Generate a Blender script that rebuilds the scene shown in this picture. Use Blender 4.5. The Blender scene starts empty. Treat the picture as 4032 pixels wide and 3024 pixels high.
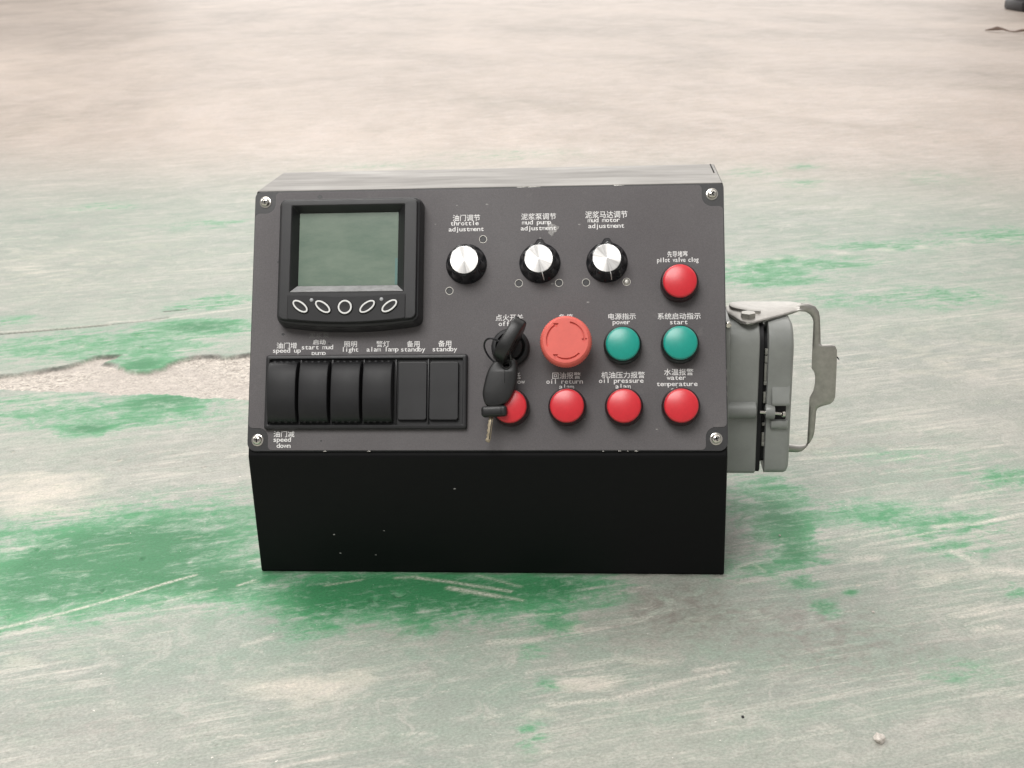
import bpy, bmesh, math, random
import numpy as np
from mathutils import Matrix, Vector

random.seed(7)
rng = np.random.default_rng(11)
scene = bpy.context.scene
COL = scene.collection
MM = 0.001
R = math.radians

# ------------------------------------------------------------------ camera
CAM = np.array([0.09971923, -0.85736670, 0.47525378])
PITCH, YAW, ROLL = 0.34901076, -0.08817869, -0.03537607
FPX = 4763.65                                    # focal length in pixels of the 4032 px wide photograph
fw = np.array([math.sin(YAW) * math.cos(PITCH), math.cos(YAW) * math.cos(PITCH), -math.sin(PITCH)])
rt0 = np.array([math.cos(YAW), -math.sin(YAW), 0.0])
up0 = np.cross(rt0, fw)
rt = math.cos(ROLL) * rt0 + math.sin(ROLL) * up0
up = -math.sin(ROLL) * rt0 + math.cos(ROLL) * up0
cam_data = bpy.data.cameras.new('camera')
cam_data.sensor_width = 36.0
cam_data.lens = FPX / 4032.0 * 36.0
cam_data.clip_start = 0.02
cam_data.clip_end = 500.0
cam_data.dof.use_dof = True
cam_data.dof.focus_distance = 0.955
cam_data.dof.aperture_fstop = 24.0
cam = bpy.data.objects.new('camera', cam_data)
COL.objects.link(cam)
cam.matrix_world = Matrix(((rt[0], up[0], -fw[0], CAM[0]), (rt[1], up[1], -fw[1], CAM[1]),
                           (rt[2], up[2], -fw[2], CAM[2]), (0, 0, 0, 1)))
scene.camera = cam

# ------------------------------------------------------------------ world and lamps (workshop hall)
world = bpy.data.worlds.new('World')
scene.world = world
world.use_nodes = True
bg = world.node_tree.nodes['Background']
bg.inputs[0].default_value = (1.0, 0.98, 0.96, 1)
bg.inputs[1].default_value = 0.34


def area(name, loc, target, sx, sy, watts, col):
    l = bpy.data.lights.new(name, 'AREA')
    l.shape = 'RECTANGLE'; l.size = sx; l.size_y = sy
    l.energy = watts; l.color = col
    o = bpy.data.objects.new(name, l)
    COL.objects.link(o)
    o.location = loc
    d = Vector(target) - Vector(loc)
    o.rotation_euler = d.to_track_quat('-Z', 'Y').to_euler()
    return o


area('hall_skylight', (-2.0, 13.0, 8.0), (-2.0, 13.0, 0), 28.0, 26.0, 2500.0, (1.0, 0.965, 0.935))
area('roof_light', (-0.45, -1.15, 2.25), (0.0, 0.05, 0.15), 1.5, 1.1, 44.0, (1.0, 0.98, 0.96))
area('added_rear_light', (-0.9, 1.7, 2.5), (0.0, 0.1, 0.0), 1.3, 1.0, 30.0, (1.0, 0.98, 0.96))  # added light without a seen source, throws the console's shadow forward
area('open_door', (-1.0, 24.0, 3.6), (-0.5, 0.0, 0.6), 16.0, 6.0, 750.0, (1.0, 0.975, 0.95))
area('hall_window', (-5.6, 3.6, 2.9), (-0.1, 0.1, 0.1), 3.0, 2.4, 150.0, (1.0, 0.98, 0.95))

vs = scene.view_settings
vs.view_transform = 'Standard'
vs.look = 'None'
vs.exposure = 0.06
vs.gamma = 1.0
vs.use_curve_mapping = False


# ------------------------------------------------------------------ pixel -> place helpers
def ray(px, py):
    return fw + rt * (px - 2016.0) / FPX - up * (py - 1512.0) / FPX


def on_z(px, py, z=0.0):
    d = ray(px, py)
    return CAM + d * ((z - CAM[2]) / d[2])


def on_y(px, py, y):
    d = ray(px, py)
    return CAM + d * ((y - CAM[1]) / d[1])


# ------------------------------------------------------------------ materials
def node_mat(name):
    m = bpy.data.materials.new(name)
    m.use_nodes = True
    nt = m.node_tree
    b = nt.nodes['Principled BSDF']
    return m, nt, b


def mat(name, base, rough=0.5, metal=0.0, spec=0.5, var=0.15, vscale=60.0, bump=0.0, bscale=900.0, coat=0.0, rvar=0.1,
        base2=None):
    m, nt, b = node_mat(name)
    b.inputs['Metallic'].default_value = metal
    b.inputs['Specular IOR Level'].default_value = spec
    b.inputs['Coat Weight'].default_value = coat
    b.inputs['Coat Roughness'].default_value = 0.15
    tc = nt.nodes.new('ShaderNodeTexCoord')
    n = nt.nodes.new('ShaderNodeTexNoise')
    n.inputs['Scale'].default_value = vscale
    n.inputs['Detail'].default_value = 5.0
    n.inputs['Roughness'].default_value = 0.65
    nt.links.new(tc.outputs['Object'], n.inputs['Vector'])
    ramp = nt.nodes.new('ShaderNodeMix')
    ramp.data_type = 'RGBA'
    mr = nt.nodes.new('ShaderNodeMapRange')
    mr.inputs['From Min'].default_value = 0.3
    mr.inputs['From Max'].default_value = 0.7
    nt.links.new(n.outputs['Fac'], mr.inputs['Value'])
    nt.links.new(mr.outputs['Result'], ramp.inputs['Factor'])
    lo = tuple(c * (1 - var) for c in base) + (1,)
    hi = (tuple(c * (1 + var) for c in base) if base2 is None else tuple(base2)) + (1,)
    ramp.inputs['A'].default_value = lo
    ramp.inputs['B'].default_value = hi
    nt.links.new(ramp.outputs['Result'], b.inputs['Base Color'])
    rr = nt.nodes.new('ShaderNodeMapRange')
    rr.inputs['To Min'].default_value = max(0.03, rough - rvar)
    rr.inputs['To Max'].default_value = min(1.0, rough + rvar)
    nt.links.new(n.outputs['Fac'], rr.inputs['Value'])
    nt.links.new(rr.outputs['Result'], b.inputs['Roughness'])
    if bump > 0:
        n2 = nt.nodes.new('ShaderNodeTexNoise')
        n2.inputs['Scale'].default_value = bscale
        n2.inputs['Detail'].default_value = 3.0
        nt.links.new(tc.outputs['Object'], n2.inputs['Vector'])
        bp = nt.nodes.new('ShaderNodeBump')
        bp.inputs['Strength'].default_value = bump
        bp.inputs['Distance'].default_value = 0.0004
        nt.links.new(n2.outputs['Fac'], bp.inputs['Height'])
        nt.links.new(bp.outputs['Normal'], b.inputs['Normal'])
    return m


M = {}
M['plastic'] = mat('black_plastic', (0.018, 0.018, 0.019), 0.42, spec=0.45, bump=0.10, bscale=1800)
M['plastic_dark'] = mat('matt_black_plastic', (0.011, 0.011, 0.012), 0.5, spec=0.4, bump=0.1, bscale=1500)
M['knob'] = mat('glossy_black_knob', (0.007, 0.008, 0.010), 0.16, spec=0.6, rvar=0.05)
M['steel'] = mat('stainless_steel', (0.46, 0.445, 0.41), 0.42, metal=1.0, var=0.12, vscale=220)
M['lever_steel'] = mat('dull_stainless_lever', (0.47, 0.455, 0.425), 0.45, metal=1.0, var=0.15, vscale=150)
M['chrome'] = mat('bright_screw_steel', (0.75, 0.72, 0.66), 0.14, metal=1.0, var=0.1, vscale=400, rvar=0.05)
M['white'] = mat('white_print', (0.88, 0.87, 0.85), 0.5, var=0.12, vscale=700)
M['dim_print'] = mat('worn_white_print', (0.20, 0.195, 0.19), 0.5, var=0.3, vscale=900)
M['grey_cast'] = mat('grey_cast_housing', (0.275, 0.285, 0.27), 0.33, spec=0.5, var=0.10, vscale=45, bump=0.25, bscale=1400)
M['rubber'] = mat('black_rubber_gasket', (0.012, 0.012, 0.013), 0.6, spec=0.3)
M['contact'] = mat('pale_connector_insert', (0.35, 0.35, 0.31), 0.5)
M['estop'] = mat('red_orange_push_cap', (0.76, 0.145, 0.115), 0.45, spec=0.4, var=0.08, bump=0.2, bscale=1200)
M['estop_dark'] = mat('engraved_arrow_red', (0.42, 0.03, 0.022), 0.5, var=0.1)
M['key_plastic'] = mat('key_head_plastic', (0.012, 0.012, 0.012), 0.38, spec=0.5, bump=0.1, bscale=900)
M['brass'] = mat('worn_brass_key', (0.40, 0.34, 0.24), 0.32, metal=1.0, var=0.2, vscale=400)
M['dark_hole'] = mat('dark_recess', (0.006, 0.006, 0.006), 0.7, spec=0.1)
M['ring_white'] = mat('white_button_ring', (0.78, 0.78, 0.76), 0.4, var=0.06)


def lens_mat(name, base, edge):
    m = mat(name, base, 0.30, spec=0.5, var=0.05, vscale=300, rvar=0.04)
    b = m.node_tree.nodes['Principled BSDF']
    b.inputs['Subsurface Weight'].default_value = 0.0
    b.inputs['Coat Weight'].default_value = 0.6
    b.inputs['Coat Roughness'].default_value = 0.36
    return m


M['lens_red'] = lens_mat('red_lens', (0.68, 0.018, 0.030), None)
M['lens_green'] = lens_mat('green_lens', (0.0, 0.33, 0.26), None)
M['bezel_red'] = mat('dark_maroon_bezel', (0.030, 0.008, 0.010), 0.3, spec=0.5)
M['bezel_green'] = mat('dark_green_bezel', (0.006, 0.016, 0.014), 0.3, spec=0.5)


M['pale_nick'] = mat('pale_primer_nick', (0.30, 0.29, 0.28), 0.6, var=.3, vscale=600)


def cap_mat():
    m, nt, b = node_mat('spun_aluminium_cap')
    b.inputs['Metallic'].default_value = 1.0
    b.inputs['Roughness'].default_value = 0.42
    tc = nt.nodes.new('ShaderNodeTexCoord')
    gr = nt.nodes.new('ShaderNodeTexGradient'); gr.gradient_type = 'RADIAL'
    nt.links.new(tc.outputs['Object'], gr.inputs['Vector'])
    nz = nt.nodes.new('ShaderNodeTexNoise'); nz.noise_dimensions = '1D'
    nz.inputs['Scale'].default_value = 13.0; nz.inputs['Detail'].default_value = 4.0
    nt.links.new(gr.outputs['Fac'], nz.inputs['W'])
    mx = nt.nodes.new('ShaderNodeMix'); mx.data_type = 'RGBA'
    mx.inputs['A'].default_value = (0.50, 0.49, 0.475, 1); mx.inputs['B'].default_value = (0.86, 0.85, 0.83, 1)
    mr = nt.nodes.new('ShaderNodeMapRange'); mr.inputs['From Min'].default_value = 0.32; mr.inputs['From Max'].default_value = 0.62
    nt.links.new(nz.outputs['Fac'], mr.inputs['Value']); nt.links.new(mr.outputs['Result'], mx.inputs['Factor'])
    nt.links.new(mx.outputs['Result'], b.inputs['Base Color'])
    b.inputs['Anisotropic'].default_value = 0.85
    tg = nt.nodes.new('ShaderNodeTangent')
    tg.direction_type = 'RADIAL'; tg.axis = 'Z'
    nt.links.new(tg.outputs['Tangent'], b.inputs['Tangent'])
    return m


M['cap'] = cap_mat()


def screen_mat():
    m, nt, b = node_mat('grey_green_lcd')
    tc = nt.nodes.new('ShaderNodeTexCoord')
    n = nt.nodes.new('ShaderNodeTexNoise')
    n.inputs['Scale'].default_value = 30.0; n.inputs['Detail'].default_value = 7.0; n.inputs['Roughness'].default_value = 0.68
    mpn = nt.nodes.new('ShaderNodeMapping'); mpn.inputs['Rotation'].default_value = (0, 0, 0.7); mpn.inputs['Scale'].default_value = (0.6, 1.6, 1)
    nt.links.new(tc.outputs['Object'], mpn.inputs['Vector']); nt.links.new(mpn.outputs['Vector'], n.inputs['Vector'])
    mx = nt.nodes.new('ShaderNodeMix'); mx.data_type = 'RGBA'
    mx.inputs['A'].default_value = (0.135, 0.195, 0.150, 1)
    mx.inputs['B'].default_value = (0.205, 0.260, 0.205, 1)
    mr = nt.nodes.new('ShaderNodeMapRange')
    mr.inputs['From Min'].default_value = 0.35; mr.inputs['From Max'].default_value = 0.65
    nt.links.new(n.outputs['Fac'], mr.inputs['Value'])
    nt.links.new(mr.outputs['Result'], mx.inputs['Factor'])
    nt.links.new(mx.outputs['Result'], b.inputs['Base Color'])
    b.inputs['Roughness'].default_value = 0.16
    b.inputs['Coat Weight'].default_value = 0.6
    b.inputs['Coat Roughness'].default_value = 0.05
    b.inputs['Specular IOR Level'].default_value = 0.4
    return m


M['screen'] = screen_mat()
M['screen_edge'] = mat('teal_lcd_margin', (0.085, 0.185, 0.165), 0.3)


def overlay_mat():
    m, nt, b = node_mat('mauve_grey_panel_film')
    tc = nt.nodes.new('ShaderNodeTexCoord')
    n1 = nt.nodes.new('ShaderNodeTexNoise'); n1.inputs['Scale'].default_value = 9.0; n1.inputs['Detail'].default_value = 4.0
    n2 = nt.nodes.new('ShaderNodeTexNoise'); n2.inputs['Scale'].default_value = 1500.0; n2.inputs['Detail'].default_value = 2.0
    n3 = nt.nodes.new('ShaderNodeTexNoise'); n3.inputs['Scale'].default_value = 70.0; n3.inputs['Detail'].default_value = 6.0
    for n in (n1, n2, n3):
        nt.links.new(tc.outputs['Object'], n.inputs['Vector'])
    mx = nt.nodes.new('ShaderNodeMix'); mx.data_type = 'RGBA'
    mx.inputs['A'].default_value = (0.095, 0.086, 0.089, 1)
    mx.inputs['B'].default_value = (0.128, 0.120, 0.122, 1)
    mr = nt.nodes.new('ShaderNodeMapRange')
    mr.inputs['From Min'].default_value = 0.3; mr.inputs['From Max'].default_value = 0.7
    nt.links.new(n1.outputs['Fac'], mr.inputs['Value'])
    nt.links.new(mr.outputs['Result'], mx.inputs['Factor'])
    # fine grain of the film
    gr = nt.nodes.new('ShaderNodeMix'); gr.data_type = 'RGBA'; gr.blend_type = 'MULTIPLY'
    gr.inputs['Factor'].default_value = 1.0
    g = nt.nodes.new('ShaderNodeMapRange')
    g.inputs['From Min'].default_value = 0.3; g.inputs['From Max'].default_value = 0.7
    g.inputs['To Min'].default_value = 0.86; g.inputs['To Max'].default_value = 1.14
    nt.links.new(n2.outputs['Fac'], g.inputs['Value'])
    nt.links.new(mx.outputs['Result'], gr.inputs['A'])
    nt.links.new(g.outputs['Result'], gr.inputs['B'])
    # sparse dust smudges
    sm = nt.nodes.new('ShaderNodeMix'); sm.data_type = 'RGBA'
    s = nt.nodes.new('ShaderNodeMapRange')
    s.inputs['From Min'].default_value = 0.66; s.inputs['From Max'].default_value = 0.82; s.inputs['To Max'].default_value = 0.35
    nt.links.new(n3.outputs['Fac'], s.inputs['Value'])
    nt.links.new(s.outputs['Result'], sm.inputs['Factor'])
    nt.links.new(gr.outputs['Result'], sm.inputs['A'])
    sm.inputs['B'].default_value = (0.22, 0.21, 0.20, 1)
    nt.links.new(sm.outputs['Result'], b.inputs['Base Color'])
    b.inputs['Roughness'].default_value = 0.55
    b.inputs['Specular IOR Level'].default_value = 0.45
    bp = nt.nodes.new('ShaderNodeBump'); bp.inputs['Strength'].default_value = 0.15; bp.inputs['Distance'].default_value = 0.0003
    nt.links.new(n2.outputs['Fac'], bp.inputs['Height'])
    nt.links.new(bp.outputs['Normal'], b.inputs['Normal'])
    return m


M['overlay'] = overlay_mat()
M['plate'] = mat('charcoal_panel_plate', (0.032, 0.032, 0.033), 0.42, spec=0.5, bump=0.2)


def housing_mat():
    m, nt, b = node_mat('black_painted_steel')
    tc = nt.nodes.new('ShaderNodeTexCoord')
    geo = nt.nodes.new('ShaderNodeNewGeometry')
    sep = nt.nodes.new('ShaderNodeSeparateXYZ')
    nt.links.new(geo.outputs['Normal'], sep.inputs[0])
    n = nt.nodes.new('ShaderNodeTexNoise'); n.inputs['Scale'].default_value = 26.0; n.inputs['Detail'].default_value = 6.0
    mp = nt.nodes.new('ShaderNodeMapping'); mp.inputs['Scale'].default_value = (0.5, 2.2, 1.0)
    nt.links.new(tc.outputs['Object'], mp.inputs['Vector'])
    nt.links.new(mp.outputs['Vector'], n.inputs['Vector'])
    # dust, plus sheen painted in pale, on the surface that faces up
    up_ = nt.nodes.new('ShaderNodeMapRange'); up_.inputs['From Min'].default_value = 0.75; up_.inputs['From Max'].default_value = 0.98
    nt.links.new(sep.outputs['Z'], up_.inputs['Value'])
    d = nt.nodes.new('ShaderNodeMapRange')
    d.inputs['From Min'].default_value = 0.2; d.inputs['From Max'].default_value = 0.75
    d.inputs['To Min'].default_value = 1.0; d.inputs['To Max'].default_value = 0.55
    nt.links.new(n.outputs['Fac'], d.inputs['Value'])
    mu = nt.nodes.new('ShaderNodeMath'); mu.operation = 'MULTIPLY'
    nt.links.new(up_.outputs['Result'], mu.inputs[0]); nt.links.new(d.outputs['Result'], mu.inputs[1])
    # tiny scratches and specks of dust on the paint
    v = nt.nodes.new('ShaderNodeTexNoise'); v.inputs['Scale'].default_value = 120.0; v.inputs['Detail'].default_value = 8.0
    nt.links.new(tc.outputs['Object'], v.inputs['Vector'])
    sp = nt.nodes.new('ShaderNodeMapRange'); sp.inputs['From Min'].default_value = 0.755; sp.inputs['From Max'].default_value = 0.80
    nt.links.new(v.outputs['Fac'], sp.inputs['Value'])
    mx = nt.nodes.new('ShaderNodeMix'); mx.data_type = 'RGBA'
    mx.inputs['A'].default_value = (0.0038, 0.0040, 0.0043, 1)
    mx.inputs['B'].default_value = (0.30, 0.285, 0.262, 1)
    nt.links.new(mu.outputs[0], mx.inputs['Factor'])
    mx2 = nt.nodes.new('ShaderNodeMix'); mx2.data_type = 'RGBA'
    mx2.inputs['B'].default_value = (0.16, 0.155, 0.15, 1)
    nt.links.new(mx.outputs['Result'], mx2.inputs['A'])
    nt.links.new(sp.outputs['Result'], mx2.inputs['Factor'])
    nt.links.new(mx2.outputs['Result'], b.inputs['Base Color'])
    b.inputs['Roughness'].default_value = 0.45
    b.inputs['Specular IOR Level'].default_value = 0.16
    rn = nt.nodes.new('ShaderNodeMapRange'); rn.inputs['To Min'].default_value = 0.28; rn.inputs['To Max'].default_value = 0.62
    nt.links.new(n.outputs['Fac'], rn.inputs['Value']); nt.links.new(rn.outputs['Result'], b.inputs['Roughness'])
    return m


M['housing'] = housing_mat()


def flatten(o):
    w = o.modifiers.new('even_shading', 'WEIGHTED_NORMAL')
    w.keep_sharp = True; w.weight = 100
    return o


# ------------------------------------------------------------------ geometry helpers
def link(o, parent=None, Mx=None):
    COL.objects.link(o)
    if parent is not None:
        o.parent = parent
    if Mx is not None:
        o.matrix_basis = Mx
    return o


def finish(me, m, smooth=True, angle=35):
    me.materials.clear()
    me.materials.append(m)
    if smooth:
        me.shade_smooth()
        me.set_sharp_from_angle(angle=R(angle))
    return me


def new_obj(name, verts, faces, m, parent=None, Mx=None, smooth=True, angle=35):
    me = bpy.data.meshes.new(name)
    me.from_pydata([tuple(v) for v in verts], [], faces)
    bm = bmesh.new(); bm.from_mesh(me)
    bmesh.ops.recalc_face_normals(bm, faces=bm.faces[:])
    bm.to_mesh(me); bm.free()
    finish(me, m, smooth, angle)
    return link(bpy.data.objects.new(name, me), parent, Mx)


def loft(rings, cap0=True, cap1=True):
    n = len(rings[0])
    v = [p for r in rings for p in r]
    f = []
    for k in range(len(rings) - 1):
        for i in range(n):
            j = (i + 1) % n
            f.append((k * n + i, k * n + j, (k + 1) * n + j, (k + 1) * n + i))
    if cap0:
        f.append(tuple(range(n - 1, -1, -1)))
    if cap1:
        f.append(tuple(range((len(rings) - 1) * n, len(rings) * n)))
    return v, f


def lathe(prof, n=48, mod=None, cap0=False):
    rings = []
    for r, w in prof:
        ring = []
        for i in range(n):
            t = 2 * math.pi * i / n
            q = r if mod is None else mod(t, r, w)
            ring.append((q * math.cos(t) * MM, q * math.sin(t) * MM, w * MM))
        rings.append(ring)
    return loft(rings, cap0, True)


def rrect(l, r, b, t, rad, w, k=6, sag=0.0, m=8, unit=MM):
    """rounded rectangle, the lower edge bows down by sag; same count for every call"""
    pts = []
    rads = rad if isinstance(rad, (tuple, list)) else (rad,) * 4      # bl br tr tl
    cs = [(l + rads[0], b + rads[0], math.pi, rads[0]), (r - rads[1], b + rads[1], 1.5 * math.pi, rads[1]),
          (r - rads[2], t - rads[2], 0.0, rads[2]), (l + rads[3], t - rads[3], 0.5 * math.pi, rads[3])]
    for q, (cx, cy, a0, rr) in enumerate(cs):
        for i in range(k + 1):
            a = a0 + 0.5 * math.pi * i / k
            pts.append((cx + rr * math.cos(a), cy + rr * math.sin(a)))
        nx = cs[(q + 1) % 4]
        e = (nx[0] + nx[3] * math.cos(nx[2]), nx[1] + nx[3] * math.sin(nx[2]))
        s = pts[-1]
        for i in range(1, m):
            u = i / m
            pts.append((s[0] + (e[0] - s[0]) * u, s[1] + (e[1] - s[1]) * u))
    out = []
    mid = 0.5 * (b + t)
    for x, y in pts:
        if sag and y < mid:
            u = (x - 0.5 * (l + r)) / (0.5 * (r - l))
            y -= sag * (1 - u * u) * (mid - y) / (mid - b)
        out.append((x * unit, y * unit, w * unit))
    return out


def bm_box(bm, x0, x1, y0, y1, z0, z1, bev=0.0, seg=2, Mx=None):
    g = bmesh.ops.create_cube(bm, size=1.0)
    vs_ = g['verts']
    for v in vs_:
        v.co = Vector((x0 + (v.co.x + .5) * (x1 - x0), y0 + (v.co.y + .5) * (y1 - y0), z0 + (v.co.z + .5) * (z1 - z0)))
    if bev > 0:
        es = list({e for v in vs_ for e in v.link_edges})
        r_ = bmesh.ops.bevel(bm, geom=es, offset=bev, segments=seg, affect='EDGES', profile=0.5)
        vs_ = list({v for f_ in r_['faces'] for v in f_.verts} | {v for v in vs_ if v.is_valid})
    if Mx is not None:
        bmesh.ops.transform(bm, matrix=Mx, verts=vs_)
    return vs_


def bm_obj(name, bm, m, parent=None, Mx=None, smooth=True, angle=35):
    me = bpy.data.meshes.new(name)
    bm.to_mesh(me); bm.free()
    finish(me, m, smooth, angle)
    return link(bpy.data.objects.new(name, me), parent, Mx)


def box_obj(name, dims, bev, m, parent=None, Mx=None, unit=MM):
    bm = bmesh.new()
    bm_box(bm, *[d * unit for d in dims], bev=bev * unit)
    return bm_obj(name, bm, m, parent, Mx)


def fillet(corners, k=6):
    """corners [(x, y, radius)] -> polygon with rounded corners"""
    out = []
    n = len(corners)
    for i in range(n):
        x, y, r = corners[i]
        p = Vector((x, y)); a = Vector(corners[i - 1][:2]) - p; b = Vector(corners[(i + 1) % n][:2]) - p
        if r <= 0:
            out.append((x, y)); continue
        la, lb = a.length, b.length
        a.normalize(); b.normalize()
        half = math.acos(max(-1, min(1, a.dot(b)))) / 2
        d = min(r / math.tan(half), 0.48 * la, 0.48 * lb)
        rr = d * math.tan(half)
        c = p + (a + b).normalized() * (rr / math.sin(half))
        s = p + a * d - c; e = p + b * d - c
        a0 = math.atan2(s.y, s.x); a1 = math.atan2(e.y, e.x)
        da = (a1 - a0 + math.pi) % (2 * math.pi) - math.pi
        for q in range(k + 1):
            t = a0 + da * q / k
            out.append((c.x + rr * math.cos(t), c.y + rr * math.sin(t)))
    return out


def circle(cx, cy, r, n=28):
    return [(cx + r * math.cos(2 * math.pi * i / n), cy + r * math.sin(2 * math.pi * i / n)) for i in range(n)]


def plate2d(name, loops, z0, z1, m, parent=None, Mx=None, bev=0.0, unit=MM, angle=35):
    """flat plate with holes, from closed outlines; made through a filled 2D curve"""
    cu = bpy.data.curves.new(name, 'CURVE')
    cu.dimensions = '2D'; cu.fill_mode = 'BOTH'
    cu.extrude = (z1 - z0) * 0.5 * unit - bev * unit
    cu.bevel_depth = bev * unit; cu.bevel_resolution = 1
    cu.offset = -bev * unit
    for lp in loops:
        sp = cu.splines.new('POLY')
        sp.points.add(len(lp) - 1)
        for i, (x, y) in enumerate(lp):
            sp.points[i].co = (x * unit, y * unit, 0, 1)
        sp.use_cyclic_u = True
    tmp = bpy.data.objects.new('tmp', cu)
    COL.objects.link(tmp)
    dg = bpy.context.evaluated_depsgraph_get()
    me = bpy.data.meshes.new_from_object(tmp.evaluated_get(dg))
    bpy.data.objects.remove(tmp); bpy.data.curves.remove(cu)
    me.name = name
    bm = bmesh.new(); bm.from_mesh(me)
    bmesh.ops.remove_doubles(bm, verts=bm.verts[:], dist=1e-7)
    bmesh.ops.translate(bm, vec=(0, 0, 0.5 * (z0 + z1) * unit), verts=bm.verts[:])
    bmesh.ops.recalc_face_normals(bm, faces=bm.faces[:])
    bm.to_mesh(me); bm.free()
    finish(me, m, True, angle)
    return link(bpy.data.objects.new(name, me), parent, Mx)


def tube(path, r, n=8, closed=False):
    P = [Vector(p) for p in path]
    rings = []
    N = len(P)
    prev = None
    for i in range(N):
        if closed:
            t = (P[(i + 1) % N] - P[i - 1]).normalized()
        else:
            t = (P[min(i + 1, N - 1)] - P[max(i - 1, 0)]).normalized()
        ref = prev if prev is not None else (Vector((0, 0, 1)) if abs(t.z) < 0.9 else Vector((1, 0, 0)))
        s = t.cross(ref).normalized(); q = s.cross(t).normalized(); prev = q
        rr = r[i] if isinstance(r, (list, tuple)) else r
        rings.append([tuple(P[i] + (s * math.cos(2 * math.pi * k / n) + q * math.sin(2 * math.pi * k / n)) * rr) for k in range(n)])
    v, f = loft(rings, not closed, not closed)
    if closed:
        b0 = (N - 1) * n
        f += [(b0 + i, b0 + (i + 1) % n, (i + 1) % n, i) for i in range(n)]
    return v, f


def smooth_poly(pts, it=2):
    for _ in range(it):
        o = []
        for i in range(len(pts)):
            a, b = pts[i], pts[(i + 1) % len(pts)]
            o.append(tuple(0.75 * p + 0.25 * q for p, q in zip(a, b)))
            o.append(tuple(0.25 * p + 0.75 * q for p, q in zip(a, b)))
        pts = o
    return pts


# ------------------------------------------------------------------ the floor
W2, HL, LP, AP, DT = 0.1875, 0.1065432, 0.2103372, 0.4769611, 0.0876502


def axis(lo, hi, step, lo_far, hi_far, g=1.12):
    a = list(np.arange(lo, hi + 1e-9, step))
    s = step
    while a[-1] < hi_far:
        s = min(s * g, 2.5); a.append(a[-1] + s)
    s = step; b = []
    x = lo
    while x > lo_far:
        s = min(s * g, 2.5); x -= s; b.append(x)
    return np.array(b[::-1] + a)


gx = axis(-0.76, 0.66, 0.002, -45, 45)
gy = axis(-0.30, 0.80, 0.002, -9, 60, 1.06)
XX, YY = np.meshgrid(gx, gy)
PX, PY = XX.ravel(), YY.ravel()
STREAK = math.atan2(0.7693 - 0.6521, -0.4469 + 0.7294) * 0.75       # the direction the floor was scraped in


def blob(px, py, rx, ry, amt, power=1.3, rot=0.0):
    c = on_z(px, py)
    wx = 0.5 * np.linalg.norm(on_z(px + rx, py) - on_z(px - rx, py))
    wy = 0.5 * abs(on_z(px, py - ry)[1] - on_z(px, py + ry)[1])
    dx, dy = PX - c[0], PY - c[1]
    if rot:
        dx, dy = dx * math.cos(rot) + dy * math.sin(rot), -dx * math.sin(rot) + dy * math.cos(rot)
    return amt * np.exp(-((dx / wx) ** 2 + (dy / wy) ** 2) ** power)


def stack(lst):
    s = np.ones_like(PX)
    for b in lst:
        s *= 1 - np.clip(blob(*b), 0, 1)
    return 1 - s


paint = stack([
    (380, 2190, 520, 190, .88), (150, 2330, 280, 140, .72), (740, 2130, 330, 190, .62), (930, 2290, 190, 90, .78), (620, 2290, 240, 70, .5),
    (1400, 2330, 400, 110, .92), (1800, 2340, 350, 120, .85), (2200, 2310, 260, 90, .78), (2190, 2450, 90, 60, .62), (1250, 2440, 170, 80, .5),
    (2090, 2570, 70, 40, .32), (2150, 2700, 70, 40, .3), (2100, 2900, 70, 70, .36), (1640, 2440, 110, 60, .35),
    (520, 1365, 330, 65, .62), (800, 1285, 230, 34, .85), (560, 1440, 130, 40, .8), (120, 1370, 280, 60, .40), (870, 1185, 120, 32, .5), (700, 1210, 90, 18, .3), (60, 1260, 100, 24, .32),
    (480, 1640, 400, 60, .55), (640, 1585, 240, 34, .75), (340, 1690, 120, 26, .82), (120, 1600, 260, 60, .38), (700, 1560, 150, 20, .5),
    (3000, 1075, 270, 52, .55), (3180, 1035, 280, 28, .52), (3480, 965, 260, 24, .48), (3950, 925, 260, 34, .48), (3680, 1170, 240, 50, .42), (3330, 1175, 180, 36, .34), (3050, 1110, 120, 20, .5),
    (2990, 1960, 200, 90, .55), (3100, 2075, 130, 80, .72), (3130, 2180, 120, 56, .72), (3020, 2020, 200, 160, .3), (3420, 2020, 220, 50, .48), (3990, 1890, 190, 50, .5), (2960, 2240, 170, 50, .5),
    (3700, 2060, 330, 70, .40), (3780, 2160, 160, 40, .36), (4010, 2325, 70, 34, .5), (3250, 2400, 60, 40, .5), (3350, 2330, 30, 14, .6), (3150, 2290, 90, 30, .5), (3760, 2640, 180, 60, .22), (3600, 1800, 300, 40, .25),
    (420, 815, 150, 18, .30), (870, 872, 90, 10, .42), (760, 890, 200, 16, .22), (2960, 678, 110, 20, .32), (3170, 655, 70, 13, .42), (3150, 722, 110, 15, .34), (3700, 700, 160, 30, .18), (2000, 610, 300, 20, .2), (1500, 655, 250, 12, .2),
])
paint = np.clip(paint * 1.14, 0, 1.08)
film = stack([(3350, 2050, 650, 260, .55), (500, 1420, 650, 260, .4), (3400, 1120, 700, 160, .4), (300, 1500, 900, 450, .35), (2016, 2600, 2600, 420, .62), (3500, 1950, 700, 420, .55), (3500, 1100, 900, 260, .45),
              (300, 2200, 900, 350, .5), (1500, 2380, 1100, 200, .6), (600, 960, 1300, 300, .5), (3400, 880, 1100, 240, .5), (2016, 800, 2500, 150, .3)])
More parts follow.
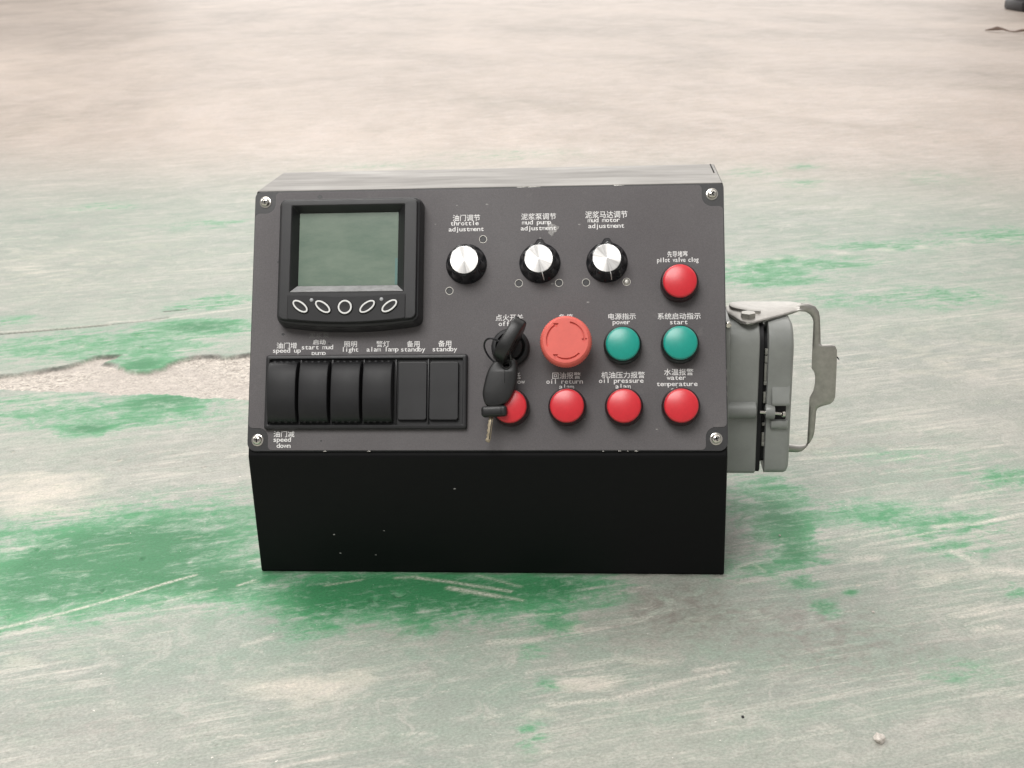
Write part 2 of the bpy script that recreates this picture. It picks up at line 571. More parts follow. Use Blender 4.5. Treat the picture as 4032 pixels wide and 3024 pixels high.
beige = stack([(1150, 2720, 330, 80, .62), (1450, 2660, 200, 50, .4), (2310, 2700, 180, 40, .6), (2600, 2620, 260, 40, .35), (120, 1930, 330, 90, .75), (300, 2010, 260, 40, .5),  # bare concrete; the left-edge blob also paints in floor glare
               (120, 1050, 700, 160, .35), (3750, 1400, 500, 160, .35), (2620, 2440, 260, 120, .3), (3900, 2420, 260, 60, .35), (3200, 1750, 350, 40, .4),
               (2250, 2470, 60, 24, .8), (3700, 2260, 260, 26, .45), (150, 2600, 160, 30, .4), (500, 2560, 200, 30, .3), (2200, 2810, 150, 30, .4)])
sand = np.clip((PY - 1.25 + 0.18 * PX) / 1.1, 0, 1)
sand = sand * sand * (3 - 2 * sand)


def seg_dist(pts):
    d = np.full_like(PX, 1e9)
    for a, b in zip(pts[:-1], pts[1:]):
        ax, ay = a; bx, by = b
        vx, vy = bx - ax, by - ay
        t = np.clip(((PX - ax) * vx + (PY - ay) * vy) / (vx * vx + vy * vy), 0, 1)
        d = np.minimum(d, np.hypot(PX - ax - t * vx, PY - ay - t * vy))
    return d


def pline(pp):
    return [tuple(on_z(*p)[:2]) for p in pp]


scratch = np.zeros_like(PX)
near = (np.abs(PX) < 1.3) & (PY < 1.6) & (PY > -0.6)


def add_scratch(pp, w, amt):
    global scratch
    d = seg_dist(pline(pp))
    scratch = np.maximum(scratch, amt * np.clip(1.3 - d / (w * MM), 0, 1))


for pp, w, a in [
    ([(0, 2475), (245, 2415), (480, 2350), (640, 2300), (770, 2264)], 2.0, .9), ([(20, 2500), (210, 2472)], 1.8, .6),
    ([(940, 2305), (1000, 2285)], 1.8, .7), ([(560, 2390), (850, 2320)], 1.8, .45),
    ([(1640, 2275), (1760, 2290), (2010, 2328)], 2.2, .7), ([(1770, 2315), (1960, 2348)], 3.2, .75), ([(1900, 2335), (2060, 2365)], 1.8, .6),
    ([(1880, 2265), (2050, 2310)], 1.6, .5), ([(1560, 2275), (1640, 2270)], 2.0, .5),
    ([(3330, 2108), (3500, 2078)], 2.5, .5), ([(3230, 2140), (3540, 2090)], 2.2, .6), ([(3390, 2150), (3700, 2090)], 2.0, .6),
    ([(3680, 2075), (3780, 2062)], 3.0, .6), ([(3830, 2065), (4032, 2020)], 2.4, .6), ([(3750, 1960), (3950, 1925)], 3.0, .55), ([(3720, 1985), (3900, 1950)], 3.0, .4),
    ([(3150, 1808), (3450, 1785)], 3.0, .5), ([(3500, 1770), (3720, 1762)], 2.5, .5), ([(3480, 1815), (3620, 1795)], 2.6, .5),
    ([(3740, 2422), (3930, 2372)], 2.2, .5), ([(3780, 2430), (4032, 2385)], 2.6, .6), ([(3800, 2460), (4032, 2405)], 1.8, .4),
    ([(3350, 2205), (3460, 2192)], 6.0, .55), ([(3640, 2300), (3710, 2285)], 6.0, .5), ([(3850, 2480), (3940, 2470)], 5.0, .55),
    ([(3750, 2170), (3840, 2215)], 4.0, .6), ([(3860, 2245), (4032, 2250)], 7.0, .6),
    ([(2160, 2775), (2400, 2755), (2650, 2690), (2880, 2640)], 2.4, .55), ([(2740, 2640), (2900, 2610)], 2.4, .5), ([(2780, 2710), (2900, 2685)], 2.0, .5),
    ([(1930, 2530), (2120, 2520)], 4.0, .45), ([(2120, 2640), (2420, 2600)], 2.0, .25),
    ([(2860, 1045), (3150, 1008), (3490, 985), (3650, 970)], 3.5, .65), ([(3650, 970), (4032, 940)], 3.0, .35),
    ([(430, 1268), (620, 1258), (980, 1212)], 4.5, .5), ([(0, 1308), (250, 1292), (430, 1275)], 4.5, .5),
    ([(2900, 2235), (2960, 2215), (3010, 2250)], 2.0, .4), ([(960, 2540), (1060, 2510)], 3.0, .45), ([(2900, 2300), (3060, 2275)], 2.0, .3)]:
    add_scratch(pp, w, a)
for k in range(150):
    px, py = rng.uniform(-50, 4100), rng.uniform(1150, 3000)
    ln = rng.uniform(40, 300) * (1.0 if px > 2600 else 0.55)
    s = -rng.uniform(0.06, 0.19)
    add_scratch([(px, py), (px + ln, py + ln * s)], rng.uniform(0.9, 2.0), rng.uniform(.12, .5))

# chipped-out strip where the screed has broken away, and a few pits
cz = lambda x, y: tuple(on_z(.4973 * x, 1100 + .4973 * y)[:2])
chip_poly = [cz(*p) for p in [(-420, 800), (0, 755), (120, 748), (230, 728), (320, 716), (400, 697), (480, 690), (560, 672), (660, 640), (760, 605), (860, 600), (950, 597),
                              (900, 628), (810, 652), (900, 664), (960, 690), (1020, 718), (1080, 730), (1180, 725), (1300, 695), (1340, 660),
                              (1430, 628), (1560, 602), (1700, 598), (1800, 610), (1970, 585), (2350, 560), (2350, 960), (1950, 950), (1780, 932),
                              (1600, 938), (1400, 908), (1150, 900), (920, 915), (870, 902), (800, 885), (560, 885), (300, 880), (0, 866), (-420, 860)]]
inside = np.zeros(PX.shape, bool)
n = len(chip_poly)
jx, jy = PX, PY
for i in range(n):
    (x1, y1), (x2, y2) = chip_poly[i], chip_poly[(i + 1) % n]
    cnd = ((y1 > jy) != (y2 > jy)) & (jx < (x2 - x1) * (jy - y1) / (y2 - y1 + 1e-12) + x1)
    inside ^= cnd
sd = seg_dist(chip_poly + chip_poly[:1]) * np.where(inside, 1, -1)
sd = sd + 0.0010 * np.sin(PX * 260 + 2 * np.sin(PY * 190)) + 0.0007 * np.sin(PX * 610 + PY * 420)
chip = np.clip(0.5 + sd / 0.0042, 0, 1)
ZZ = np.zeros_like(PX)
# near lip is worn to a slope, far lip stands proud
ZZ -= 0.0050 * chip
ZZ += chip * near * rng.normal(0, 0.0003, PX.shape)
d = seg_dist(pline([(-200, 1330), (0, 1314), (120, 1305), (250, 1294), (420, 1279)]))
ZZ -= 0.004 * np.clip(1.25 - d / 0.004, 0, 1)
d = seg_dist(pline([(420, 1279), (560, 1264), (660, 1250)]))
ZZ -= 0.0025 * np.clip(1.1 - d / 0.003, 0, 1)
d = seg_dist(pline([(650, 1226), (735, 1218)]))
ZZ -= 0.003 * np.clip(1.1 - d / 0.003, 0, 1)
pitmask = np.zeros_like(PX)
for (px, py, rx, ry) in [(52, 1777, 9, 4), (380, 1807, 6, 3), (470, 1811, 10, 4), (805, 1839, 10, 4), (330, 1358, 28, 9), (545, 1318, 26, 6), (560, 1366, 14, 4),
                         (1475, 2358, 20, 9), (1570, 2341, 18, 10), (2250, 2355, 20, 11), (400, 2330, 8, 10), (565, 2200, 8, 8), (30, 2430, 10, 8), (150, 2165, 8, 8),
                         (3380, 2300, 10, 5), (310, 845, 16, 4), (250, 800, 22, 4), (3160, 860, 14, 3), (1400, 800, 14, 3)]:
    b = blob(px, py, rx, ry, 1.0, 2.0)
    ZZ -= 0.0022 * b
    pitmask = np.maximum(pitmask, b)

dirt = stack([(2680, 2390, 260, 110, .75), (3150, 2470, 380, 150, .6), (3450, 2560, 380, 110, .4), (2500, 2480, 260, 90, .35), (2900, 2120, 120, 160, .45),
              (3650, 1880, 400, 60, .2), (250, 2850, 500, 60, .25), (1800, 2500, 500, 50, .3), (3300, 1750, 400, 60, .25), (700, 1800, 350, 60, .25)])
shade_mask = np.zeros_like(PX)  # shade painted into cracks and the far chip edge
for pp, w in (([(-200, 1330), (0, 1314), (120, 1305), (250, 1294), (420, 1279)], .0030), ([(420, 1279), (560, 1264), (660, 1250)], .0016), ([(650, 1226), (735, 1218)], .0024)):
    shade_mask = np.maximum(shade_mask, np.clip(1.4 - seg_dist(pline(pp)) / w, 0, 1))
shade_mask = np.maximum(shade_mask, 0.6 * np.clip(1.3 - seg_dist([(-.187, -.0005), (.187, -.0005)]) / .0022, 0, 1) * (0.7 + 0.3 * np.sin(PX * 90 + 3 * np.sin(PX * 41))))  # contact shadow painted along the console's front foot
far_edge = chip_poly[1:26]
shade_mask = np.maximum(shade_mask, np.clip(1.35 - seg_dist(far_edge) / .0030, 0, 1) * (0.38 + 0.3 * np.sin(PX * 70 + 2 * np.sin(PX * 33))))
nv = len(PX)
nx_, ny_ = len(gx), len(gy)
fm = bpy.data.meshes.new('floor')
fm.vertices.add(nv)
fm.vertices.foreach_set('co', np.stack([PX, PY, ZZ], -1).astype(np.float32).ravel())
I = np.arange(nv).reshape(ny_, nx_)
Q = np.stack([I[:-1, :-1], I[:-1, 1:], I[1:, 1:], I[1:, :-1]], -1).reshape(-1, 4)
fm.loops.add(Q.size)
fm.loops.foreach_set('vertex_index', Q.ravel().astype(np.int32))
fm.polygons.add(len(Q))
fm.polygons.foreach_set('loop_start', np.arange(0, Q.size, 4, dtype=np.int32))
fm.update(calc_edges=True)
for nm, arr in (('paint', paint), ('film', film), ('beige', np.maximum(beige, pitmask * .9)), ('sand', sand), ('scratch', scratch), ('chip', chip), ('dirt', dirt), ('painted_shade', shade_mask)):
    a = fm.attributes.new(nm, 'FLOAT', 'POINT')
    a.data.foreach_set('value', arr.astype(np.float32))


def floor_mat():
    m, nt, b = node_mat('worn_painted_concrete')
    N, L = nt.nodes, nt.links

    def attr(nm):
        a = N.new('ShaderNodeAttribute'); a.attribute_name = nm
        return a.outputs['Fac']

    tc = N.new('ShaderNodeTexCoord')

    def noise(scale, detail=5.0, rough=0.6, sx=1.0, sy=1.0, dist=0.0, rot=STREAK):
        mp = N.new('ShaderNodeMapping')
        mp.vector_type = 'TEXTURE'
        mp.inputs['Rotation'].default_value = (0, 0, rot)
        mp.inputs['Scale'].default_value = (1 / sx, 1 / sy, 1)
        L.new(tc.outputs['Object'], mp.inputs['Vector'])
        t = N.new('ShaderNodeTexNoise')
        t.inputs['Scale'].default_value = scale; t.inputs['Detail'].default_value = detail
        t.inputs['Roughness'].default_value = rough; t.inputs['Distortion'].default_value = dist
        L.new(mp.outputs['Vector'], t.inputs['Vector'])
        return t.outputs['Fac']

    def math_(op, a, c=None, clamp=False):
        q = N.new('ShaderNodeMath'); q.operation = op; q.use_clamp = clamp
        for i, x in enumerate((a, c)):
            if x is None:
                continue
            if isinstance(x, (int, float)):
                q.inputs[i].default_value = x
            else:
                L.new(x, q.inputs[i])
        return q.outputs[0]

    def rmap(v, a, c, lo=0.0, hi=1.0, smooth=False):
        q = N.new('ShaderNodeMapRange')
        if smooth:
            q.interpolation_type = 'SMOOTHSTEP'
        q.inputs['From Min'].default_value = a; q.inputs['From Max'].default_value = c
        q.inputs['To Min'].default_value = lo; q.inputs['To Max'].default_value = hi
        L.new(v, q.inputs['Value'])
        return q.outputs['Result']

    def mix(f, a, c, blend='MIX'):
        q = N.new('ShaderNodeMix'); q.data_type = 'RGBA'; q.blend_type = blend
        if isinstance(f, (int, float)):
            q.inputs['Factor'].default_value = f
        else:
            L.new(f, q.inputs['Factor'])
        for s, x in (('A', a), ('B', c)):
            if isinstance(x, tuple):
                q.inputs[s].default_value = x + (1,)
            else:
                L.new(x, q.inputs[s])
        return q.outputs['Result']

    big = noise(4.5, 6, .6, 1, 2.0, .4)
    mid = noise(16, 7, .68, 1, 2.2, .6)
    fine = noise(80, 8, .76, 1, 1.5, .8)
    grain = noise(420, 4, .7, 1, 1.2)
    streak = noise(26, 6, .7, 0.35, 5.0, .3)
    big2 = noise(7.0, 4, .55, 1, 1.6, .5)
    blot = noise(38, 7, .72, 1, 1.2, 1.2)
    streak3 = noise(34, 6, .72, 0.45, 3.2, .5, rot=STREAK - .05)
    streak2 = noise(60, 5, .7, 0.25, 4.0, .2, rot=STREAK + .09)

    base = mix(rmap(big, .3, .7), (0.255, 0.268, 0.238), (0.368, 0.353, 0.315))
    base = mix(math_('MULTIPLY', rmap(mid, .30, .70, .25, 1.0), attr('film')), base, (0.238, 0.330, 0.258))
    bei = math_('ADD', attr('beige'), rmap(mid, .35, .75, -.35, .35))
    base = mix(rmap(bei, .2, .8), base, (0.565, 0.51, 0.44))
    sandc = mix(rmap(noise(1.3, 6, .65, 1.0, 0.45, .6), .32, .68), (0.36, 0.295, 0.25), (0.57, 0.470, 0.405))
    sandc = mix(rmap(noise(6.0, 5, .65, 0.8, 0.5, .6), .45, .72, 0, .5), sandc, (0.60, 0.505, 0.458))
    sandc = mix(rmap(noise(3.1, 5, .6, 0.7, 0.35, .4), .56, .78, 0, .70), sandc, (0.30, 0.25, 0.20))
    base = mix(attr('sand'), base, sandc)
    # streaky wear: pale scrapes and darker ground-in dirt
    gate = rmap(big2, .40, .62)
    gate2 = rmap(big2, .60, .38)
    base = mix(math_('MULTIPLY', rmap(streak, .50, .68, 0, .65), gate), base, (0.64, 0.58, 0.51))
    base = mix(math_('MULTIPLY', rmap(streak2, .54, .70, 0, .5), gate), base, (0.64, 0.59, 0.52))
    base = mix(rmap(fine, .50, .68, 0, .50), base, (0.225, 0.22, 0.195))
    base = mix(math_('MULTIPLY', rmap(streak3, .50, .70, 0, .45), gate2), base, (0.25, 0.27, 0.23))
    base = mix(rmap(blot, .50, .70, 0, .55), base, (0.48, 0.45, 0.405))
    # green paint that is left
    nz = math_('ADD', rmap(mid, .3, .7, -.34, .34), rmap(fine, .3, .7, -.36, .36))
    nz = math_('ADD', nz, rmap(streak, .35, .65, .14, -.24))
    nz = math_('ADD', nz, rmap(blot, .35, .65, .2, -.2))
    cov = math_('ADD', attr('paint'), math_('MULTIPLY', nz, rmap(attr('paint'), .0, .30, .22, 1.0)))
    hard = rmap(cov, .24, 1.0, 0, .95, True)
    soft = rmap(cov, -.05, .60, 0, .66, True)
    green = mix(rmap(fine, .3, .7), (0.022, 0.180, 0.060), (0.065, 0.275, 0.115))
    green = mix(rmap(big, .35, .68, 0, .6), green, (0.095, 0.310, 0.150))
    green = mix(rmap(attr('paint'), .70, .95, 0, .7), green, (0.014, 0.140, 0.046))
    col = mix(soft, base, (0.165, 0.345, 0.215))
    col = mix(hard, col, green)
    # ground-in dirt
    dm = math_('MULTIPLY', attr('dirt'), rmap(math_('ADD', blot, math_('MULTIPLY', fine, .6)), .70, .95))
    col = mix(dm, col, (0.17, 0.155, 0.135))
    # scratches through the paint
    scr = math_('MULTIPLY', attr('scratch'), rmap(math_('ADD', math_('MULTIPLY', grain, .5), math_('MULTIPLY', fine, .5)), .38, .56, .08, 1.0))
    col = mix(scr, col, (0.62, 0.57, 0.50))
    # broken-out aggregate
    agg = noise(150, 4, .75, 1, 1.3, 1.0)
    aggc = mix(rmap(agg, .36, .62), (0.24, 0.21, 0.18), (0.66, 0.60, 0.53))
    aggc = mix(rmap(big2, .40, .62, 0, .7), aggc, (0.42, 0.375, 0.335))
    col = mix(attr('chip'), col, aggc)
    col = mix(attr('painted_shade'), col, (0.035, 0.03, 0.025))  # painted shade of cracks, chip edge and console foot
    # grain
    col = mix(1.0, col, mix(rmap(grain, .25, .75), (0.70, 0.70, 0.70), (1.24, 1.24, 1.24)), 'MULTIPLY')
    col = mix(rmap(noise(190, 3, .6, 1, 1.4), .66, .76, 0, .55), col, (0.13, 0.12, 0.105))
    spk = noise(230, 2, .5)
    col = mix(rmap(spk, .755, .785, 0, .85), col, (0.80, 0.76, 0.70))
    L.new(col, b.inputs['Base Color'])
    b.inputs['Specular IOR Level'].default_value = 0.35
    L.new(rmap(mid, .3, .7, .42, .62), b.inputs['Roughness'])
    hgt = math_('ADD', math_('MULTIPLY', fine, .6), math_('MULTIPLY', grain, .4))
    hgt = math_('ADD', hgt, math_('MULTIPLY', hard, .35))
    hgt = math_('ADD', hgt, math_('MULTIPLY', math_('MULTIPLY', agg, attr('chip')), 1.6))
    bp = N.new('ShaderNodeBump'); bp.inputs['Strength'].default_value = 0.45; bp.inputs['Distance'].default_value = 0.0012
    L.new(hgt, bp.inputs['Height'])
    L.new(bp.outputs['Normal'], b.inputs['Normal'])
    return m


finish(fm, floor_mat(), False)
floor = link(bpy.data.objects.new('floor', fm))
floor['kind'] = 'structure'
floor['label'] = 'worn concrete floor with patches of green paint'

# ------------------------------------------------------------------ the control console
console = bpy.data.objects.new('control_console', None)
COL.objects.link(console)
console.empty_display_size = 0.05
console['label'] = 'black steel control console with knobs, lamps, display and grey side connector'
console['category'] = 'control console'

sa, ca = math.sin(AP), math.cos(AP)
NRM = Vector((0, -ca, sa))
PM = Matrix(((1, 0, 0, 0), (0, sa, -ca, 0), (0, ca, sa, HL), (0, 0, 0, 1)))


def at(u, v, w=0.0, rot=0.0):
    return PM @ Matrix.Translation((u * MM, v * MM, w * MM)) @ Matrix.Rotation(rot, 4, 'Z')


def local(u, v, w=0.0, rot=0.0):
    return Matrix.Translation((u * MM, v * MM, w * MM)) @ Matrix.Rotation(rot, 4, 'Z')


# housing: folded sheet steel, sloped face set 2 mm under the panel plate
T = 0.0021
z_cr = HL - T / sa
yt, zt = LP * sa, HL + LP * ca
# sloped plane offset: y = yt_top on the top face
y_top = yt + T / ca
prof = [(0.0, 0.0), (0.0, z_cr), (y_top, zt), (yt + DT, zt), (yt + DT, 0.0)]
bm = bmesh.new()
lv = [bm.verts.new((-W2 + .0004, y, z)) for y, z in prof]
rv = [bm.verts.new((W2 - .0004, y, z)) for y, z in prof]
bm.faces.new(lv); bm.faces.new(rv[::-1])
for i in range(5):
    j = (i + 1) % 5
    bm.faces.new((lv[i], rv[i], rv[j], lv[j]))
bmesh.ops.recalc_face_normals(bm, faces=bm.faces[:])
bmesh.ops.bevel(bm, geom=bm.edges[:], offset=0.0016, segments=3, affect='EDGES', profile=0.5)
flatten(bm_obj('housing', bm, M['housing'], console))
for k, (px, py, r_) in enumerate(((1790, 1925, 1.0), (1315, 2105, .8), (1512, 2090, .7), (1340, 2178, .9), (1480, 2185, .6))):
    c_ = on_y(px, py, -0.0002)
    lp = [(c_[0] / MM + r_ * 1.4 * math.cos(t) * rng.uniform(.5, 1.1), c_[2] / MM + r_ * .55 * math.sin(t) * rng.uniform(.5, 1.1)) for t in np.linspace(0, 2 * math.pi, 9, endpoint=False)]
    plate2d('paint_nick', [lp], -.05, .12, M['pale_nick'], console, Matrix.Rotation(R(90), 4, 'X'))
# weld seam at the far right top corner and bare-metal nicks along the panel edge
box_obj('weld_seam', (183.0, 184.0, (yt + .045) / MM, (yt + DT - .002) / MM, zt / MM - .3, zt / MM + .35), 0.2, M['dark_hole'], console)

HOLES = [(-1.76, 168.1), (-28.1, 126.8), (26.8, 132.2), (58.4, 132.2), (79.5, 132.2)]
PLUG = (111.1, 132.3)
hole_loops = [circle(x, y, 2.75) for x, y in HOLES + [PLUG]]
plate = plate2d('front_panel', [fillet([(-187.3, 0.2, 7), (187.3, 0.2, 7), (187.3, 210.2, 3), (-187.3, 210.2, 5)], 6)] + [],
                -2.0, 0.0, M['plate'], console, PM, bev=0.35)
flatten(plate)
plate['label'] = 'mauve grey front plate printed with white Chinese and English captions'
nx0, ny0 = 170.2, 192.0
cn = [(-186.6, 18.5, 3.5), (-170.6, 18.5, 8), (-170.6, 1.0, 3.5), (170.6, 1.0, 3.5), (170.6, 18.5, 8), (186.6, 18.5, 3.5),
      (186.6, ny0, 3.5), (nx0, ny0, 8), (nx0, 209.3, 3.5), (-nx0, 209.3, 3.5), (-nx0, ny0, 8), (-186.6, ny0, 3.5)]
flatten(plate2d('panel_film', [fillet(cn, 7)] + [circle(x, y, 2.9) for x, y in HOLES + [PLUG]], 0.02, 0.42, M['overlay'], plate, None, bev=0.1))
FILM = 0.42

# drilled holes: bare metal edge
tor_v, tor_f = [], []
path = [(2.95 * MM * math.cos(t), 2.95 * MM * math.sin(t), 0.42 * MM) for t in np.linspace(0, 2 * math.pi, 28, endpoint=False)]
tor_v, tor_f = tube(path, 0.30 * MM, 6, True)
rim0 = None
for x, y in HOLES + [PLUG]:
    if rim0 is None:
        rim0 = new_obj('hole_edge', tor_v, tor_f, M['steel'], plate, local(x, y))
    else:
        c = rim0.copy(); COL.objects.link(c); c.matrix_basis = local(x, y)
v, f = lathe([(2.6, -1.5), (2.6, 0.2), (2.0, 0.75), (1.0, 0.95)], 20)
new_obj('hole_plug', v, f, M['steel'], plate, local(*PLUG))

# ------------------------------------------------------------------ lettering
CJK = '油门调节泥浆泵马达先导堵塞电源指示系统启动机压力报警水温点火开关急停位低回增照明灯备用减'
LAT = ''.join(sorted(set('throttleadjustmentmudpumpmotorpilotvalveclogpowerstartoilpressurealamwatertemperatureoffonlowreturnspeedupstartlightlampstandbydown')))
glyph = {}
tmp = []
for ch in dict.fromkeys(CJK + LAT):
    cu = bpy.data.curves.new('g', 'FONT')
    cu.body = ch; cu.size = 1.0; cu.resolution_u = 3
    cu.offset = 0.006 if ch in CJK else (0.0 if ch in 'mw' else 0.010)
    o = bpy.data.objects.new('g', cu); COL.objects.link(o)
    tmp.append((ch, o, cu))
dg = bpy.context.evaluated_depsgraph_get()
for ch, o, cu in tmp:
    me = bpy.data.meshes.new_from_object(o.evaluated_get(dg))
    vv = [(p.co.x, p.co.y) for p in me.vertices]
    glyph[ch] = (vv, [tuple(p.vertices) for p in me.polygons])
    bpy.data.meshes.remove(me)
for ch, o, cu in tmp:
    bpy.data.objects.remove(o); bpy.data.curves.remove(cu)

LET = [
    [('油门调节', -26.2, -4.2, 183.1, 5.3), ('throttle', -27.8, -5.5, 179.7, 0), ('adjustment', -29.2, -1.3, 174.9, 0)],
    [('泥浆泵调节', 28.4, 56.1, 183.3, 5.2), ('mud pump', 29.4, 52.0, 179.6, 0), ('adjustment', 28.2, 56.1, 174.8, 0)],
    [('泥浆马达调节', 79.0, 112.2, 183.7, 5.7), ('mud motor', 81.3, 106.1, 180.5, 0), ('adjustment', 81.5, 109.5, 175.8, 0)],
    [('先导堵塞', 142.8, 158.6, 151.6, 4.8), ('pilot valve clog', 135.0, 166.9, 147.7, 0)],
    [('电源指示', 96.3, 118.2, 102.6, 4.9), ('power', 100.2, 113.6, 98.9, 0)],
    [('系统启动指示', 134.7, 168.1, 102.3, 5.1), ('start', 144.2, 157.9, 98.5, 0)],
    [('机油压力报警', 91.2, 124.7, 56.6, 5.0), ('oil pressure', 89.4, 123.5, 53.0, 0), ('alam', 102.1, 113.4, 48.5, 0)],
    [('水温报警', 139.4, 161.8, 58.6, 5.1), ('water', 141.8, 156.0, 55.1, 0), ('temperature', 133.7, 164.7, 50.3, 0), ('alam', 144.9, 156.1, 46.0, 0)],
    [('点火开关', 8.6, 30.4, 102.4, 5.2), ('off on', 11.2, 28.6, 98.4, 0)],
    [('急停', 58.2, 69.2, 102.1, 5.3)],
    [('油位低', 12.5, 28.5, 56.4, 4.9), ('oil low', 11.1, 31.6, 52.7, 0)],
    [('回油报警', 53.0, 75.2, 56.3, 5.1), ('oil return', 48.7, 76.8, 52.6, 0), ('alam', 58.7, 69.7, 48.5, 0)],
    [('油门增', -166.0, -149.4, 81.8, 4.8), ('speed up', -168.9, -146.3, 78.5, 0)],
    [('泥浆泵', -139.8, -123.8, 89.9, 4.5)],
    [('启动', -136.7, -126.4, 84.8, 4.0), ('start mud', -145.7, -120.4, 81.0, 0), ('pump', -137.3, -126.2, 76.4, 0)],
    [('照明', -111.7, -101.0, 82.6, 4.9), ('light', -113.2, -100.0, 78.9, 0)],
    [('警灯', -85.7, -75.2, 82.4, 4.9), ('alam lamp', -93.3, -68.0, 78.9, 0)],
    [('备用', -61.3, -50.8, 82.2, 5.0), ('standby', -66.1, -46.8, 78.7, 0)],
    [('备用', -36.4, -25.7, 82.3, 5.0), ('standby', -41.0, -21.6, 78.7, 0)],
    [('油门减', -166.2, -149.5, 11.3, 4.8), ('speed', -166.3, -152.3, 7.7, 0), ('down', -163.4, -152.4, 2.9, 0)],
]
for block in LET:
    V, F = [], []
    for s, x0, x1, yb, hh in block:
        cjk = s[0] in CJK
        pitch = (x1 - x0) / (len(s) - (0.06 if cjk else 0.16))
        for i, ch in enumerate(s):
            if ch == ' ':
                continue
            gv, gf = glyph[ch]
            if cjk:
                em = hh / 0.93
                sx, sy = pitch / 1.0 * 1.0, em
                ox = x0 + pitch * i - 0.03 * pitch; oy = yb + 0.08 * em
            else:
                em = 5.2
                gx0 = min(p[0] for p in gv); gx1 = max(p[0] for p in gv)
                wd = gx1 - gx0
                sx = min(1.25 * em, (1.06 if ch in 'mw' else 0.93) * pitch / wd)
                sy = em
                ox = x0 + pitch * (i + 0.42) - sx * (gx0 + gx1) * 0.5; oy = yb
            b0 = len(V)
            V += [((ox + sx * p[0]) * MM, (oy + sy * p[1]) * MM, (FILM + 0.04) * MM) for p in gv]
            F += [tuple(b0 + q for q in fc) for fc in gf]
    o = new_obj('caption', V, F, M['dim_print'] if block[0][0] == '泥浆泵' else M['white'], plate, None, smooth=False)
    o['label'] = 'white printed caption ' + ' '.join(t[0] for t in block)

# worn spot where the print rubbed off by the middle knob, and small specks
spot = []
for k in range(26):
    a = 2 * math.pi * k / 26
    rr = 4.6 * (1 + 0.22 * math.sin(3 * a + 1) + 0.14 * math.sin(7 * a) + rng.uniform(-.08, .08))
    spot.append((53.2 + rr * math.cos(a) * .85, 175.8 + rr * math.sin(a) * 1.05))
M['wear'] = mat('rubbed_grey_wear', (0.30, 0.29, 0.28), 0.6, var=0.6, vscale=900)
plate2d('wear_mark', [spot], 0.425, 0.445, M['wear'], plate, None)
for x, y, r in ((1.2, 196.4, .9), (74.3, 179.0, .9), (-40, 181, .5), (-60.0, 60.0, .5), (81, 116.5, .8), (53.0, 131.7, .9), (43.6, 168.3, .7), (78, 25, .6), (133.5, 17, .7), (-23, 196, .6)):
    pts = [(x + r * (1 + .35 * rng.uniform(-1, 1)) * math.cos(t) * 1.2, y + r * (1 + .35 * rng.uniform(-1, 1)) * math.sin(t) * .7) for t in np.linspace(0, 2 * math.pi, 9, endpoint=False)]
    plate2d('paint_speck', [pts], 0.425, 0.45, M['wear'], plate, None)
for x, y, r in ((-166, 152.0, 1.5), (-134, 205.0, 2.2), (-161, 93.3, 1.4), (-128, 8.4, .8), (-123.5, 85.5, 1.1)):
    pts = [(x + r * (1 + .3 * rng.uniform(-1, 1)) * math.cos(t), y + r * (1 + .3 * rng.uniform(-1, 1)) * math.sin(t) * .8) for t in np.linspace(0, 2 * math.pi, 11, endpoint=False)]
    plate2d('dirt_spot', [pts], 0.425, 0.44, M['plate'], plate, None)
# bright nicks where paint is knocked off the plate edge
for k in range(26):
    if k in (5, 7, 8, 9, 10, 11, 12, 13, 14, 15, 18, 19, 20):
        continue
    if k < 16:
        x = rng.uniform(-175, 175) if k > 3 else (92.5, 105, -125, -90)[k]
        y0 = -0.05; ln = rng.uniform(.5, 1.6)
        dims = (x - ln, x + ln, y0, y0 + rng.uniform(.25, .55), -.42, -.12 + rng.uniform(0, .2))
    elif k < 22:
        x = rng.uniform(-20, 150); ln = rng.uniform(2, 9)
        dims = (x - ln, x + ln, 209.95, 210.4, -.5, -.1)
    else:
        y = (150, 60, 52, 44)[k - 22]; ln = rng.uniform(1, 3)
        dims = (186.9, 187.42, y - ln, y + ln, -.5, -.15)
    box_obj('edge_nick', dims, 0.08, M['steel'], plate)

# ------------------------------------------------------------------ panel screws
sv, sf = lathe([(4.75, 0.0), (4.75, 0.5), (4.3, 0.75), (3.75, 0.8), (3.7, 1.0), (3.55, 1.7), (3.1, 2.4), (2.3, 2.95), (1.2, 3.2), (0.4, 3.25)], 32, cap0=True)
smesh = None
for i, (x, y) in enumerate(((-178.6, 201.4), (178.1, 201.5), (-179.0, 9.0), (178.4, 9.5))):
    mx = at(x, y, 0.0, (0.2, 0.55, 0.0, 0.35)[i])
    if smesh is None:
        s0 = new_obj('panel_screw', sv, sf, M['chrome'], console, mx)
        bm = bmesh.new()
        bm_box(bm, -2.0 * MM, 2.0 * MM, -.42 * MM, .42 * MM, 2.6 * MM, 3.31 * MM)
        bm_box(bm, -.42 * MM, .42 * MM, -2.0 * MM, -.425 * MM, 2.6 * MM, 3.30 * MM)
        bm_box(bm, -.42 * MM, .42 * MM, .425 * MM, 2.0 * MM, 2.6 * MM, 3.30 * MM)
        r0 = bm_obj('cross_recess', bm, M['dark_hole'], s0, None, False)
        smesh = True
    else:
        s = s0.copy(); COL.objects.link(s); s.matrix_basis = mx
        c = r0.copy(); COL.objects.link(c); c.parent = s

